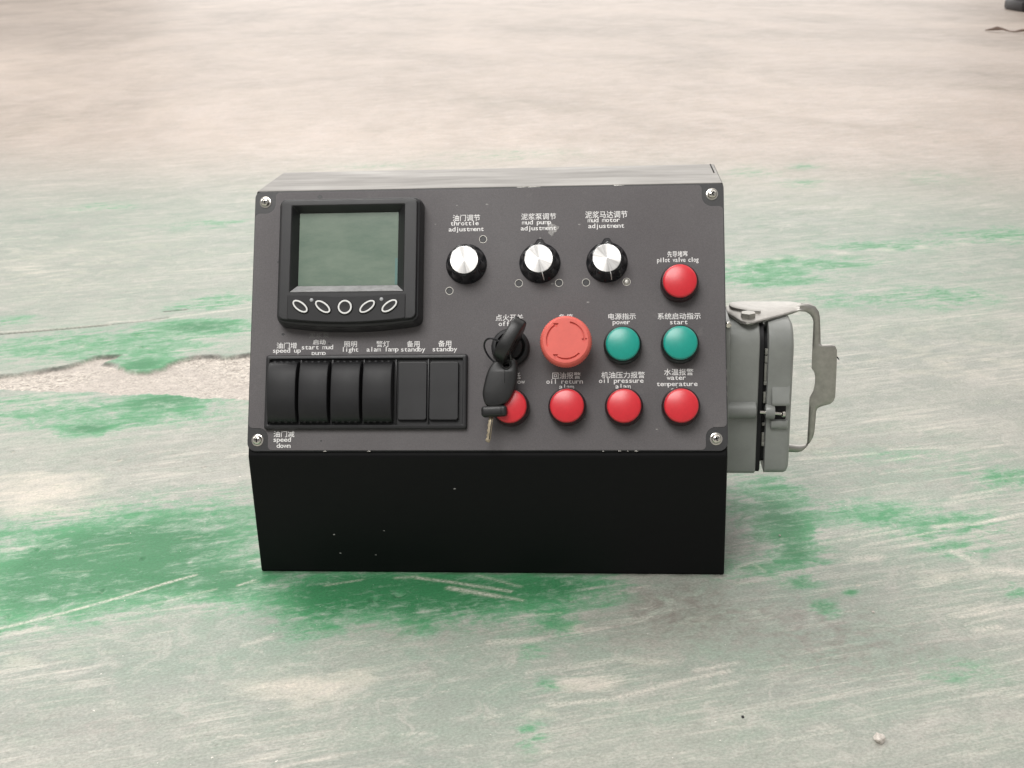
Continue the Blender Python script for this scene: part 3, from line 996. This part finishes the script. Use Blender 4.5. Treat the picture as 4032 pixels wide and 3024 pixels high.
# ------------------------------------------------------------------ display unit
DC = (-106.2, 148.0)
L0, R0, B0, T0 = -163.6, -48.8, 99.2, 200.3
lay = []
for ins, w, rad, sag in ((0, 0.45, 5.5, 5.0), (0.2, 8.0, 5.5, 5.0), (1.2, 13.0, 5.5, 4.6), (1.7, 14.6, 5.2, 4.4), (2.2, 15.2, 5.0, 4.2), (3.0, 15.5, 4.6, 4.0), (3.5, 15.6, 4.4, 3.8),
                         (3.9, 16.1, 4.2, 3.6), (4.1, 17.2, 4.0, 3.4), (4.7, 17.9, 3.6, 3.2), (5.6, 18.1, 3.0, 3.0)):
    lay.append(rrect(L0 + ins * .75, R0 - ins * .75, B0 + ins * .75, T0 - ins * .65, rad, w, sag=sag))
# flat front ring to the recess and down its sloping walls
lay.append(rrect(-152.4, -61.4, 122.9, 193.6, 0.8, 18.1))
lay.append(rrect(-151.7, -62.1, 123.6, 192.9, 0.7, 17.6))
lay.append(rrect(-148.2, -67.8, 129.8, 189.6, 0.5, 9.6))
lay.append(rrect(-147.9, -68.1, 130.1, 189.3, 0.4, 8.2))
v, f = loft(lay, True, True)
cx, cy = DC
v = [(p[0] - cx * MM, p[1] - cy * MM, p[2]) for p in v]
disp = new_obj('display_unit', v, f, M['plastic'], console, at(cx, cy), angle=28)
flatten(disp)
disp['label'] = 'black bezelled display with blank grey green screen and five white-ringed buttons'


def dl(u, v, w=0.0, rot=0.0):
    return local(u - cx, v - cy, w, rot)


v, f = loft([rrect(-39.7, 39.7, -29.4, 29.4, 0.4, 0), rrect(-39.7, 39.7, -29.4, 29.4, 0.4, .5)])
new_obj('screen', v, f, M['screen'], disp, dl(-108.0, 159.7, 8.25))
box_obj('screen_margin', (-70.4, -68.4, 130.6, 152.0, 8.75, 8.79), 0.0, M['screen_edge'], disp, Matrix.Translation((-cx * MM, -cy * MM, 0)))
lay = [rrect(-153.3, -60.0, 102.3, 121.6, 1.0, 18.0, sag=3.0), rrect(-153.3, -60.0, 102.3, 121.6, 1.0, 18.5, sag=3.0), rrect(-152.9, -60.4, 102.7, 121.2, 1.0, 18.8, sag=3.0)]
v, f = loft(lay)
# ledge under the screen: reflected sheen painted as pale grey
M['sheen_plastic'] = mat('black_plastic_painted_sheen', (0.34, 0.34, 0.34), 0.45, var=.25, vscale=160)
lq = [(-151.6, 123.75, 17.75), (-62.2, 123.75, 17.75), (-68.0, 129.75, 9.95), (-148.0, 129.75, 9.95)]
lv_ = [((x - cx) * MM, (y + dy - cy) * MM, (z + dz) * MM) for dy, dz in ((-.3, -.3), (.16, .12)) for x, y, z in lq]
new_obj('screen_ledge_sheen', lv_, [(0, 1, 2, 3), (4, 5, 6, 7), (0, 1, 5, 4), (1, 2, 6, 5), (2, 3, 7, 6), (3, 0, 4, 7)], M['sheen_plastic'], disp, smooth=False)
# top edge dips in the middle like the lower one
v = [(p[0], p[1] - (0.0022 * (1 - ((p[0] / MM + 106.65) / 46.6) ** 2) if p[1] > 112 * MM else 0), p[2]) for p in v]
v = [(p[0] - cx * MM, p[1] - cy * MM, p[2]) for p in v]
flatten(new_obj('button_strip', v, f, M['plastic_dark'], disp))


def ell(a, b, w, n=40):
    return [(a * math.cos(2 * math.pi * i / n) * MM, b * math.sin(2 * math.pi * i / n) * MM, w * MM) for i in range(n)]


for (u, vv, a, b, rot) in ((-142.7, 112.0, 7.0, 3.6, -36), (-124.8, 111.5, 7.0, 3.6, -36), (-107.3, 111.1, 5.5, 5.5, 0), (-89.7, 111.3, 7.0, 3.6, 36), (-72.3, 111.6, 7.0, 3.6, 36)):
    mx = dl(u, vv, 18.8, R(rot))
    vt, ft = loft([ell(a + .9, b + .9, -.2), ell(a + .8, b + .8, .5), ell(a + .3, b + .3, .95), ell(a - 1.4, b - 1.4, 1.05), ell(max(.4, a - 3), max(.3, b - 3), .9)])
    new_obj('button', vt, ft, M['plastic_dark'], disp, mx)
    w = 1.12
    vt, ft = loft([ell(a + .05, b + .05, .96), ell(a - .1, b - .1, 1.2), ell(a - 1.15, b - 1.15, 1.22), ell(a - 1.25, b - 1.25, 1.0)], False, False)
    new_obj('button_ring', vt, ft, M['ring_white'], disp, mx)
M['led'] = mat('small_grey_indicator', (0.42, 0.43, 0.44), 0.3)
for u, vv in ((-134.0, 117.1), (-78.8, 117.1)):
    vt, ft = lathe([(1.45, -.3), (1.45, .25), (1.1, .6), (.4, .75)], 20)
    new_obj('indicator', vt, ft, M['led'], disp, dl(u, vv, 18.7))

# ------------------------------------------------------------------ rotary knobs
def knob_mod(seed, nib):
    def mod(t, r, w):
        if r < 10.5:
            return r
        k = min(1.0, max(0.0, (w - 1.0) / 3.0)) * (1.0 if w < 15.2 else 0.5)
        s = 0.5 + 0.5 * math.cos(9 * (t + seed))
        q = r - k * 1.75 * (1 - s) ** 1.6
        if nib:
            d = (t - 0.5 * math.pi + math.pi) % (2 * math.pi) - math.pi
            q += 3.3 * math.exp(-(d / 0.19) ** 4) * min(1.0, max(0.0, (15.5 - w) / 5.0))
        return q
    return mod


for i, (u, vv, seed, nib) in enumerate(((-14.8, 148.0, 0.15, False), (43.3, 148.2, 0.02, True), (95.9, 148.0, -0.02, True))):
    pr = [(16.0, 0.44), (16.2, 1.0), (16.1, 2.2), (15.3, 3.4), (14.9, 5), (14.2, 9), (13.5, 13), (13.0, 14.8), (12.3, 15.7), (11.4, 16.0), (10.4, 16.0)]
    v, f = lathe(pr, 144, knob_mod(seed, nib), True)
    k = new_obj('rotary_knob', v, f, M['knob'], console, at(u, vv), angle=40)
    v, f = lathe([(10.9, 15.9), (10.9, 16.35), (10.7, 16.5), (6, 16.52), (2, 16.54), (.3, 16.55)], 64)
    new_obj('knob_cap', v, f, M['cap'], k)
    if nib:
        a0 = R(-76)
        pts = [(r_ * math.cos(a0) * MM, r_ * math.sin(a0) * MM, w_ * MM) for r_, w_ in ((11.0, 16.05), (12.3, 15.75), (13.15, 14.6), (13.9, 11.0), (14.5, 7.0), (14.9, 4.8))]
        v, f = tube(pts, 0.30 * MM, 6)
        new_obj('pointer_line', v, f, M['white'], k)

# ------------------------------------------------------------------ pilot lamps
bz = lathe([(14.2, 0.43), (14.7, 0.8), (14.75, 6.0), (14.5, 9.0), (14.1, 10.6), (13.5, 11.4), (12.9, 11.5)], 56)
ln_ = lathe([(13.0, 11.0), (13.0, 12.6), (12.9, 13.3), (12.5, 14.0), (11.9, 14.4), (11.2, 14.65), (8.6, 15.25), (5.8, 15.7), (3.0, 15.95), (0.6, 16.02)], 56)
protos = {}
LAMPS = [('red', 151.7, 130.0, 'red pilot lamp captioned pilot valve clog'), ('green', 107.7, 81.6, 'green pilot lamp captioned power'),
         ('green', 151.5, 82.0, 'green pilot lamp captioned start'), ('red', 21.2, 33.8, 'red pilot lamp partly behind the hanging key'),
         ('red', 65.0, 34.0, 'red pilot lamp captioned oil return alam'), ('red', 108.4, 33.8, 'red pilot lamp captioned oil pressure alam'),
         ('red', 151.6, 33.8, 'red pilot lamp captioned water temperature')]
for colr, u, vv, lab in LAMPS:
    if colr not in protos:
        a = new_obj('pilot_lamp', bz[0], bz[1], M['bezel_' + colr], console, at(u, vv))
        b = new_obj('lens', ln_[0], ln_[1], M['lens_' + colr], a)
        protos[colr] = (a, b)
    else:
        a = protos[colr][0].copy(); COL.objects.link(a); a.matrix_basis = at(u, vv)
        b = protos[colr][1].copy(); COL.objects.link(b); b.parent = a
    a['label'] = lab

# ------------------------------------------------------------------ emergency stop
def knurl(t, r, w):
    return r + (0.22 * math.cos(64 * t) if 17.6 < w < 25.0 and r > 17.5 else 0.0)


v, f = lathe([(14.5, 0.43), (14.5, 2.0), (13.5, 2.4), (13.0, 16.0), (17.0, 16.4), (18.8, 17.2), (19.5, 18.4), (19.7, 21.0), (19.5, 24.0), (19.0, 25.8), (18.1, 27.2),
              (17.3, 27.75), (16.9, 26.6), (16.0, 26.5)], 192, knurl)
es = new_obj('emergency_stop', v, f, M['estop'], console, at(64.6, 82.0), angle=50)
es['label'] = 'salmon red mushroom emergency stop with three engraved arrows'


def arrow_loop(a0, a1, r=14.2, wd=0.65, head=3.4, hw=2.1):
    """clockwise arc arrow from angle a0 to a1 (degrees, decreasing)"""
    ah = a1 + math.degrees(head / r)
    o = [((r + wd) * math.cos(R(t)), (r + wd) * math.sin(R(t))) for t in np.linspace(a0, ah, 16)]
    o.append(((r + hw) * math.cos(R(ah)), (r + hw) * math.sin(R(ah))))
    o.append((r * math.cos(R(a1)), r * math.sin(R(a1))))
    o.append(((r - hw) * math.cos(R(ah)), (r - hw) * math.sin(R(ah))))
    o += [((r - wd) * math.cos(R(t)), (r - wd) * math.sin(R(t))) for t in np.linspace(ah, a0, 16)]
    return o


flatten(plate2d('arrow_cap', [circle(0, 0, 17.25, 72)] + [arrow_loop(a0, a1) for a0, a1 in ((198, 112), (76, -8), (-44, -132))], 26.4, 28.1, M['estop'], es, None, bev=0.15, angle=25))

# ------------------------------------------------------------------ rocker switch block
fr = [rrect(-173.2, -12.9, 17.2, 76.0, 1.8, .44), rrect(-173.2, -12.9, 17.2, 76.0, 1.8, 3.2), rrect(-172.7, -13.4, 17.7, 75.5, 1.6, 4.4), rrect(-171.8, -14.3, 18.6, 74.6, 1.3, 4.9),
      rrect(-170.3, -15.8, 20.1, 73.1, 1.0, 4.9), rrect(-169.8, -16.3, 20.6, 72.6, .8, 4.5), rrect(-169.6, -16.5, 20.8, 72.4, .8, 1.4)]
v, f = loft(fr)
fx, fy = -93.0, 46.6
v = [(p[0] - fx * MM, p[1] - fy * MM, p[2]) for p in v]
frame = new_obj('switch_frame', v, f, M['plastic'], console, at(fx, fy))
flatten(frame)
frame['label'] = 'black frame holding four rocker switches and two blanking plates'


def make_rocker():
    wd, ln = 22.7, 48.6
    ns = 28
    rings = []
    for i in range(ns + 1):
        t = i / ns
        y = (t - .5) * ln
        hz = 4.6 + 10.0 * math.sqrt(max(0.0, 1 - (abs(2 * t - 1)) ** 2.4)) ** 0.9
        e = 0.9
        x = wd / 2
        rings.append([(-x * MM, y * MM, 1.5 * MM), (-x * MM, y * MM, (hz - e) * MM), (-(x - .3) * MM, y * MM, (hz - .28) * MM), (-(x - 1.1) * MM, y * MM, hz * MM),
                      ((x - 1.1) * MM, y * MM, hz * MM), ((x - .3) * MM, y * MM, (hz - .28) * MM), (x * MM, y * MM, (hz - e) * MM), (x * MM, y * MM, 1.5 * MM)])
    v, f = loft(rings)
    # moulded grip bumps at both ends
    for end in (-1, 1):
        for q in range(4):
            bxx = (-7.5 + 5.0 * q); byy = end * (ln / 2 - 1.0)
            b0 = len(v)
            rs = []
            for r_, h_ in ((1.8, 4.0), (1.7, 5.8), (1.3, 6.8), (.4, 7.2)):
                rs.append([((bxx + r_ * math.cos(2 * math.pi * k / 12)) * MM, (byy + .75 * r_ * math.sin(2 * math.pi * k / 12)) * MM, h_ * MM) for k in range(12)])
            v2, f2 = loft(rs)
            v += v2
            f += [tuple(b0 + z for z in fc) for fc in f2]
    return v, f


rk = None
for u in (-157.6, -132.5, -107.1, -82.1):
    mx = local(u - fx, 46.4 - fy)
    if rk is None:
        v, f = make_rocker()
        rk = new_obj('rocker_switch', v, f, M['plastic_dark'], frame, mx, angle=40)
    else:
        c = rk.copy(); COL.objects.link(c); c.matrix_basis = mx
bk = None
for u in (-55.8, -31.0):
    mx = local(u - fx, 47.0 - fy)
    if bk is None:
        v, f = loft([rrect(-11.4, 11.4, -23, 23, 2.0, 1.5), rrect(-11.4, 11.4, -23, 23, 2.0, 4.3), rrect(-11.1, 11.1, -22.7, 22.7, 1.8, 4.9), rrect(-10.4, 10.4, -22, 22, 1.4, 5.1)])
        bk = flatten(new_obj('blanking_plate', v, f, M['plastic'], frame, mx))
    else:
        c = bk.copy(); COL.objects.link(c); c.matrix_basis = mx
for u in (-144.7, -119.5, -94.3, -69.0, -43.4):
    box_obj('divider', (u - .5 - fx, u + .5 - fx, 21.2 - fy, 72.0 - fy, 1.6, 3.9 if u < -60 else 4.4), .15, M['plastic'], frame)

# ------------------------------------------------------------------ ignition switch
v, f = lathe([(14.6, 0.43), (14.9, 1.0), (14.9, 5.5), (14.3, 7.2), (13.0, 8.0), (11.6, 8.0), (11.0, 7.4), (10.8, 5.8), (10.2, 5.6), (9.9, 6.6), (9.3, 8.8), (8.2, 9.4), (1.0, 9.5)], 56)
ig = new_obj('ignition_switch', v, f, M['plastic_dark'], console, at(20.8, 80.6))
ig['label'] = 'round black ignition lock with a key in it'
box_obj('key_slot', (-5.0, 5.0, -1.4, 1.4, 9.3, 9.62), .1, M['dark_hole'], ig, Matrix.Rotation(R(60), 4, 'Z'))

# ------------------------------------------------------------------ side connector on the right wall
c8 = lambda x, y: (2780 + .47022 * x, 1140 + .47022 * y)
YF, YB, ZB, ZT = 0.0600, 0.1090, 0.0600, 0.1872


def yz(x, y0, y1, z0, z1, rad):
    """rounded rectangle across the x axis; rad = (front-bottom, back-bottom, back-top, front-top)"""
    return [(x, p[0], p[1]) for p in rrect(y0, y1, z0, z1, rad, 0, unit=1.0)]


cb = (0.004, 0.004, 0.012, 0.016)
v, f = loft([yz(.1872, .052, .117, .052, .1925, (.003, .003, .006, .006)), yz(.1912, .052, .117, .052, .1925, (.003, .003, .006, .006)),
             yz(.1918, .053, .116, .053, .1918, (.003, .003, .006, .006))])
base = new_obj('connector_base', v, f, M['grey_cast'], console)
base['label'] = 'grey cast connector housing bolted to the right side'
v, f = loft([yz(.1915, YF, YB, ZB, ZT, cb), yz(.2146, YF, YB, ZB, ZT, cb), yz(.2154, YF + .0004, YB - .0004, ZB + .0004, ZT - .0004, cb), yz(.2158, YF + .001, YB - .001, ZB + .001, ZT - .001, cb)])
new_obj('shell', v, f, M['grey_cast'], base)
# boss across the shell for the locking pin
rs = []
for x, e in ((.1905, 0), (.2138, 0), (.2146, .0008), (.2150, .002)):
    ring = []
    for k in range(24):
        a = 2 * math.pi * k / 24
        ring.append((x, YF + .002 + (.0082 - e) * math.cos(a), .1165 + (.0076 - e) * math.sin(a)))
    rs.append(ring)
v, f = loft(rs)
new_obj('pin_boss', v, f, M['grey_cast'], base)
v, f = loft([yz(.2155, YF + .0012, YB - .0012, ZB + .0012, ZT - .0012, cb), yz(.2188, YF + .0008, YB - .0008, ZB + .0012, ZT - .0012, cb), yz(.2194, YF + .002, YB - .002, ZB + .002, ZT - .002, cb)])
new_obj('gasket', v, f, M['rubber'], base)
v, f = loft([yz(.2190, YF + .007, YB - .007, ZB + .008, ZT - .008, cb), yz(.2262, YF + .007, YB - .007, ZB + .008, ZT - .008, cb)])
new_obj('insert', v, f, M['rubber'], base)
for (y0, y1, w) in ((500, 545, .0025), (555, 612, .003), (620, 765, .0018), (768, 800, .003), (860, 950, .0018), (1118, 1140, .0028), (1200, 1270, .0018), (1272, 1310, .0028)):
    za = on_y(*c8(520, y0), .0655)[2]; zb = on_y(*c8(520, y1), .0655)[2]
    box_obj('contact_rib', (.2206, .2206 + w, .0650, .0705, zb, za), .0003, M['contact'], base, unit=1.0)
hood = None
hc = (0.006, 0.006, 0.014, 0.018)
rings = [yz(.2226, YF + .001, YB - .001, ZB + .0016, ZT - .001, hc), yz(.2230, YF, YB, ZB, ZT, hc), yz(.2385, YF, YB, ZB, ZT, hc), yz(.2408, YF + .0008, YB - .0008, ZB + .0008, ZT - .001, hc),
         yz(.2424, YF + .0028, YB - .0028, ZB + .003, ZT - .0035, hc), yz(.2430, YF + .006, YB - .006, ZB + .006, ZT - .007, hc)]
v, f = loft(rings)
hood = new_obj('connector_hood', v, f, M['grey_cast'], console)
hood['label'] = 'grey cast connector cover with a locking pin'
# locking pin over a black block painting the recess shade, between a sloping brow and a lower ledge
box_obj('pocket_shade', (.2290, .2385, YF - .0004, YF + .004, .1085, .1215), .0012, M['rubber'], hood, unit=1.0)


def yz_block(name, x0, x1, prof_, parent):
    v_, f_ = loft([[(x, y, z) for y, z in prof_] for x in (x0, x0 + .0006, x1 - .0012, x1)])
    n_ = len(prof_)
    cyy = sum(p[0] for p in prof_) / n_; czz = sum(p[1] for p in prof_) / n_
    for q in list(range(n_)) + list(range(3 * n_, 4 * n_)):
        x, y, z = v_[q]
        v_[q] = (x, y + (YF + .001 - y) * (.25 if q < n_ else .6), z + (czz - z) * .08)
    return new_obj(name, v_, f_, M['grey_cast'], parent, angle=50)


yz_block('pocket_brow', .2262, .2412, [(YF + .002, .1400), (YF - .0006, .1352), (YF - .0026, .1290), (YF - .0040, .1250), (YF - .0042, .1230), (YF - .0034, .1216), (YF + .002, .1212)], hood)
yz_block('pocket_ledge', .2262, .2405, [(YF + .002, .1085), (YF - .0022, .1082), (YF - .0028, .1070), (YF - .0026, .1030), (YF - .0016, .1010), (YF + .002, .1000)], hood)
v, f = loft([[(x, YF - .0012 + .0052 * math.cos(2 * math.pi * k / 20), .1158 + (.0060 - e) * math.sin(2 * math.pi * k / 20)) for k in range(20)] for x, e in ((.2216, .0008), (.2222, 0), (.2284, 0), (.2290, .0008))])
new_obj('pin_lug', v, f, M['grey_cast'], hood)
v, f = tube([(.2172, YF - .004, .1166), (.2250, YF - .004, .1160), (.2345, YF - .004, .1150)], .0013, 12)
new_obj('pin', v, f, M['chrome'], hood)
v, f = tube([(.2340, YF - .004, .1150), (.2350, YF - .004, .1149), (.2368, YF - .004, .1149), (.2374, YF - .004, .1149)], [.0018, .0026, .0026, .0016], 14)
new_obj('pin_head', v, f, M['chrome'], hood)
# locking lever: bent stainless sheet
zl, yl = 0.1893, 0.0945
pairs = []
for i_, o_ in (((150, 200), (150, 150)), ((185, 212), (185, 150)), ((240, 242), (215, 122)), ((290, 272), (260, 114)), ((340, 285), (300, 112)), ((390, 282), (380, 112)), ((430, 270), (450, 112)), ((540, 242), (540, 112)), ((640, 215), (640, 112)), ((720, 192), (710, 113))):
    pairs.append((on_z(*c8(*i_), zl), on_z(*c8(*o_), zl)))
for i_, o_ in (((780, 176), (800, 116)), ((830, 182), (860, 121)), ((868, 205), (915, 142)), ((890, 236), (942, 180)), ((900, 270), (952, 230)), ((897, 350), (956, 350)), ((893, 440), (958, 455)), ((892, 460), (972, 466)),
               ((891, 490), (1050, 463)), ((890, 520), (1082, 474)), ((889, 550), (1096, 505)), ((885, 660), (1091, 650)), ((905, 690), (1090, 690)), ((915, 730), (1088, 730)),
               ((913, 790), (1085, 790)), ((900, 850), (1082, 850)), ((870, 905), (1079, 895)), ((867, 925), (1066, 930)), ((866, 945), (1035, 955)), ((865, 965), (960, 975)), ((864, 985), (930, 992)), ((862, 1010), (920, 1020)),
               ((858, 1100), (914, 1100)), ((852, 1200), (906, 1190)), ((848, 1280), (893, 1235)), ((832, 1322), (868, 1278)), ((800, 1350), (830, 1305)), ((765, 1358), (780, 1308)), ((700, 1356), (700, 1300)), ((600, 1352), (600, 1300))):
    pairs.append((on_y(*c8(*i_), yl), on_y(*c8(*o_), yl)))
V, F = [], []
for a, b in pairs:
    V += [tuple(a), tuple(0.5 * (a + b)), tuple(b)]
for k in range(len(pairs) - 1):
    for q in (0, 1):
        F.append((3 * k + q, 3 * k + q + 1, 3 * k + q + 4, 3 * k + q + 3))
lever = new_obj('locking_lever', V, F, M['lever_steel'], console, angle=30)
md = lever.modifiers.new('sheet', 'SOLIDIFY'); md.thickness = .0026; md.offset = 0.0
flatten(lever)
lever['label'] = 'bent stainless locking lever with thumb tab'
pts = [on_z(*c8(*p), .1925) for p in ((192, 118), (205, 106), (235, 103), (330, 136), (450, 160), (462, 172), (450, 182), (340, 172), (225, 150), (200, 136))]
plate2d('spring_tongue', [smooth_poly([(p[0], p[1]) for p in pts], 1)], .1902, .1925, M['lever_steel'], lever, None, bev=.0002, unit=1.0)
bc = on_z(*c8(352, 225), .191)
bm = bmesh.new()
bmesh.ops.create_cone(bm, cap_ends=True, segments=6, radius1=.0062, radius2=.0062, depth=.0042)
bmesh.ops.bevel(bm, geom=bm.edges[:], offset=.0004, segments=2, affect='EDGES')
bmesh.ops.translate(bm, vec=(bc[0], bc[1], .1922), verts=bm.verts[:])
bm_obj('hex_bolt', bm, M['steel'], lever)
v, f = tube([tuple(on_y(*c8(*p), yl)) for p in ((1093, 560), (1103, 572), (1116, 592))], [.0006, .0006, .0002], 6)
new_obj('burr', v, f, M['plastic_dark'], lever)
bfl = on_y(*c8(186, 296), .0515)
v, f = lathe([(2.6, 0), (2.6, 1.2), (1.8, 2.0), (.4, 2.2)], 16)
new_obj('flange_screw', v, f, M['chrome'], base, Matrix.Translation((.1895, .0519, bfl[2])) @ Matrix.Rotation(R(90), 4, 'X'))

# ------------------------------------------------------------------ keys and ring
PMi = PM.inverted()


def tag(o, label, cat, group=None):
    o['label'] = label; o['category'] = cat
    if group:
        o['group'] = group
    return o


# key sitting in the lock: head stands out from the panel, turned to one o'clock
ksl = bpy.data.objects.new('ignition_key', None)
COL.objects.link(ksl)
ksl.matrix_basis = at(20.8, 80.6, 9.4, R(60))
ksl.empty_display_size = .01
tag(ksl, 'black plastic headed key turned in the ignition lock', 'key')
# head outline in the plane (along slot, out of panel)
hd = smooth_poly([(-7, 2), (-13, 6), (-14.5, 14), (-12.5, 23), (-6, 28), (4, 28.5), (13, 27.5), (18.5, 24), (19.0, 17), (15.5, 10), (9, 4), (6, 1.5)], 2)
hole = circle(-6.0, 20.5, 2.0, 18)
Mh = Matrix.Rotation(R(90), 4, 'X')
hd = [(x * 1.10, y) for x, y in hd]
plate2d('key_head', [hd, hole], -5.0, 5.0, M['key_plastic'], ksl, Mh, bev=1.5, angle=60)
box_obj('key_blade', (-4.2, 4.2, -1.1, 1.1, -6.0, 3.5), .2, M['brass'], ksl)
rv_ = smooth_poly([(2.0, 19), (3.2, 21.5), (5.5, 22), (6, 20), (4.0, 18)], 2)
plate2d('head_mark', [rv_], 4.95, 5.15, M['dark_hole'], ksl, Mh)

# split ring
rc = Vector((12.2, 74.6, 20.0))
ring_pts = []
e1 = Vector((8.2, -9.6, -1.5)); e2 = Vector((-6.6, -3.2, -6.0))
for k in range(48):
    t = 2 * math.pi * k / 48
    p = rc + e1 * math.cos(t) + e2 * math.sin(t)
    ring_pts.append(tuple(PM @ (p * MM)))
v, f = tube(ring_pts, .75 * MM, 8, True)
kr = new_obj('key_ring', v, f, M['knob'])
tag(kr, 'thin dark split ring joining the two keys', 'key ring')

# spare key hanging down over the lamp
sk = bpy.data.objects.new('hanging_key', None)
COL.objects.link(sk)
sk.matrix_basis = at(14.0, 50.0, 17.5)
sk.empty_display_size = .01
tag(sk, 'spare key with black plastic head hanging in front of a red lamp', 'key')
fob = [(19.45, 70.8), (25.6, 69.0), (27.4, 64.9), (26.8, 54.6), (25.1, 45.8), (21.0, 37.6), (16.3, 34.2), (8.8, 31.9), (3.3, 34.2), (1.2, 41.8), (1.6, 46.6), (3.6, 55.4), (5.9, 62.3), (10.5, 68.2)]
fob = smooth_poly([((x - 14.2) * 1.03 + .2, (y - 51.0) * 1.03 + 1.0) for x, y in fob], 2)
plate2d('key_head', [fob, circle(5.1, 14.3, 2.1, 20)], -4.4, 4.4, M['key_plastic'], sk, None, bev=2.0, angle=60)
v, f = tube([(5.1 * MM + 3.1 * MM * math.cos(t), 14.3 * MM + 2.6 * MM * math.sin(t), 4.35 * MM) for t in np.linspace(0, 2 * math.pi, 24, endpoint=False)], .45 * MM, 6, True)
new_obj('eyelet', v, f, M['key_plastic'], sk)
box_obj('seam_groove', (3.85, 4.2, .5, 11.2, 4.3, 4.46), .03, M['dark_hole'], sk)
bm = bmesh.new()
mxc = Matrix.Translation((-4.0 * MM, -20.8 * MM, 0)) @ Matrix.Rotation(R(3), 4, 'Z')
bm_box(bm, -9.8 * MM, 9.8 * MM, -4.0 * MM, 4.2 * MM, -5.2 * MM, 5.2 * MM, bev=2.4 * MM, seg=4, Mx=mxc)
bm_obj('collar', bm, M['key_plastic'], sk, None)
box_obj('collar_notch', (1.2, 1.6, -23.4, -18.0, 5.1, 5.26), .03, M['dark_hole'], sk)
bl = [(-8.4, -23.5), (-4.8, -23.5), (-6.0, -33), (-7.0, -42), (-7.9, -44.6), (-10.6, -43.6), (-11.0, -42), (-9.7, -40.5), (-10.3, -38.8), (-9.2, -37), (-9.9, -35), (-8.9, -33.5), (-9.5, -31), (-8.6, -29)]
plate2d('key_blade', [bl], -2.6, -.8, M['brass'], sk, None, bev=.15)
box_obj('blade_groove', (-.35, .35, -8.5, 8.5, 0, .25), .05, M['plastic_dark'], sk, Matrix.Translation((-6.9 * MM, -33.5 * MM, -.95 * MM)) @ Matrix.Rotation(R(-7), 4, 'Z'))

# ------------------------------------------------------------------ small loose things on the floor
def crumb(name, px, py, r, m, label, cat, sq=(1, 1, .6), seed=1, sub=2):
    g = random.Random(seed)
    c = on_z(px, py)
    bm = bmesh.new()
    bmesh.ops.create_icosphere(bm, subdivisions=sub, radius=r)
    for v_ in bm.verts:
        k = 1 + g.uniform(-.28, .28)
        v_.co = Vector((v_.co.x * k * sq[0], v_.co.y * k * sq[1], v_.co.z * k * sq[2]))
    lo = min(v_.co.z for v_ in bm.verts)
    bmesh.ops.translate(bm, vec=(0, 0, -lo - .12 * r), verts=bm.verts[:])
    o = bm_obj(name, bm, m, None, Matrix.Translation(tuple(c)), smooth=False)
    tag(o, label, cat)
    return o


M['pale_crumb'] = mat('pale_mortar_crumb', (0.52, 0.48, 0.43), 0.8, var=0.3, vscale=500, bump=.6, bscale=600)
M['brown_leaf'] = mat('brown_dry_leaf', (0.17, 0.12, 0.095), 0.8, var=0.3, vscale=200)
crumb('mortar_crumb', 3462, 2918, .0034, M['pale_crumb'], 'pale broken mortar crumb on the floor at bottom right', 'crumb', (.9, 1.3, .7), 3)
for i, (px, py, lab) in enumerate(((3070, 2110, 'tiny pale grit grain on green paint right of the console'), (2925, 2825, 'tiny dark grit grain on the floor near the bottom edge'),
                                   (3438, 2412, 'tiny pale grit grain on grey floor at lower right'))):
    crumb('grit_grain', px, py, .0012, M['pale_crumb'] if i != 1 else M['plastic_dark'], lab, 'grit', seed=10 + i, sub=1)
# dry leaf scrap far off
cl = on_z(3962, 128)
pts = []
for k in range(9):
    t = k / 8
    pts.append((cl[0] - .07 + .15 * t, cl[1] + .10 - .25 * t, .006 + .012 * math.sin(t * 5.5) ** 2))
v, f = tube(pts, [.002, .006, .010, .005, .003, .004, .007, .005, .002], 6)
tag(new_obj('dry_leaf', v, f, M['brown_leaf']), 'curled brown leaf scrap on the pale floor at far upper right', 'leaf')
# dark machine foot at the very corner
fc = on_z(4022, 48)
mf = bpy.data.objects.new('machine_foot', None)
COL.objects.link(mf)
mf.location = tuple(fc)
tag(mf, 'dark machine foot on the far floor at the top right corner', 'machine foot')
M['foot'] = mat('dark_machine_paint', (0.022, 0.020, 0.022), 0.6, var=.3, vscale=8)
box_obj('foot_plate', (0.0, 0.9, 0.0, 0.35, 0.0, 0.06), .015, M['foot'], mf, unit=1.0)
box_obj('column', (0.03, 0.85, 0.03, 0.32, 0.05, 0.8), .03, M['foot'], mf, unit=1.0)
for bx_, by_ in ((.0, 0),):
    bm = bmesh.new()
    bmesh.ops.create_cone(bm, cap_ends=True, segments=6, radius1=.022, radius2=.022, depth=.03)
    bmesh.ops.translate(bm, vec=(.3, .015, .062), verts=bm.verts[:])
    bm_obj('foot_bolt', bm, M['foot'], mf)
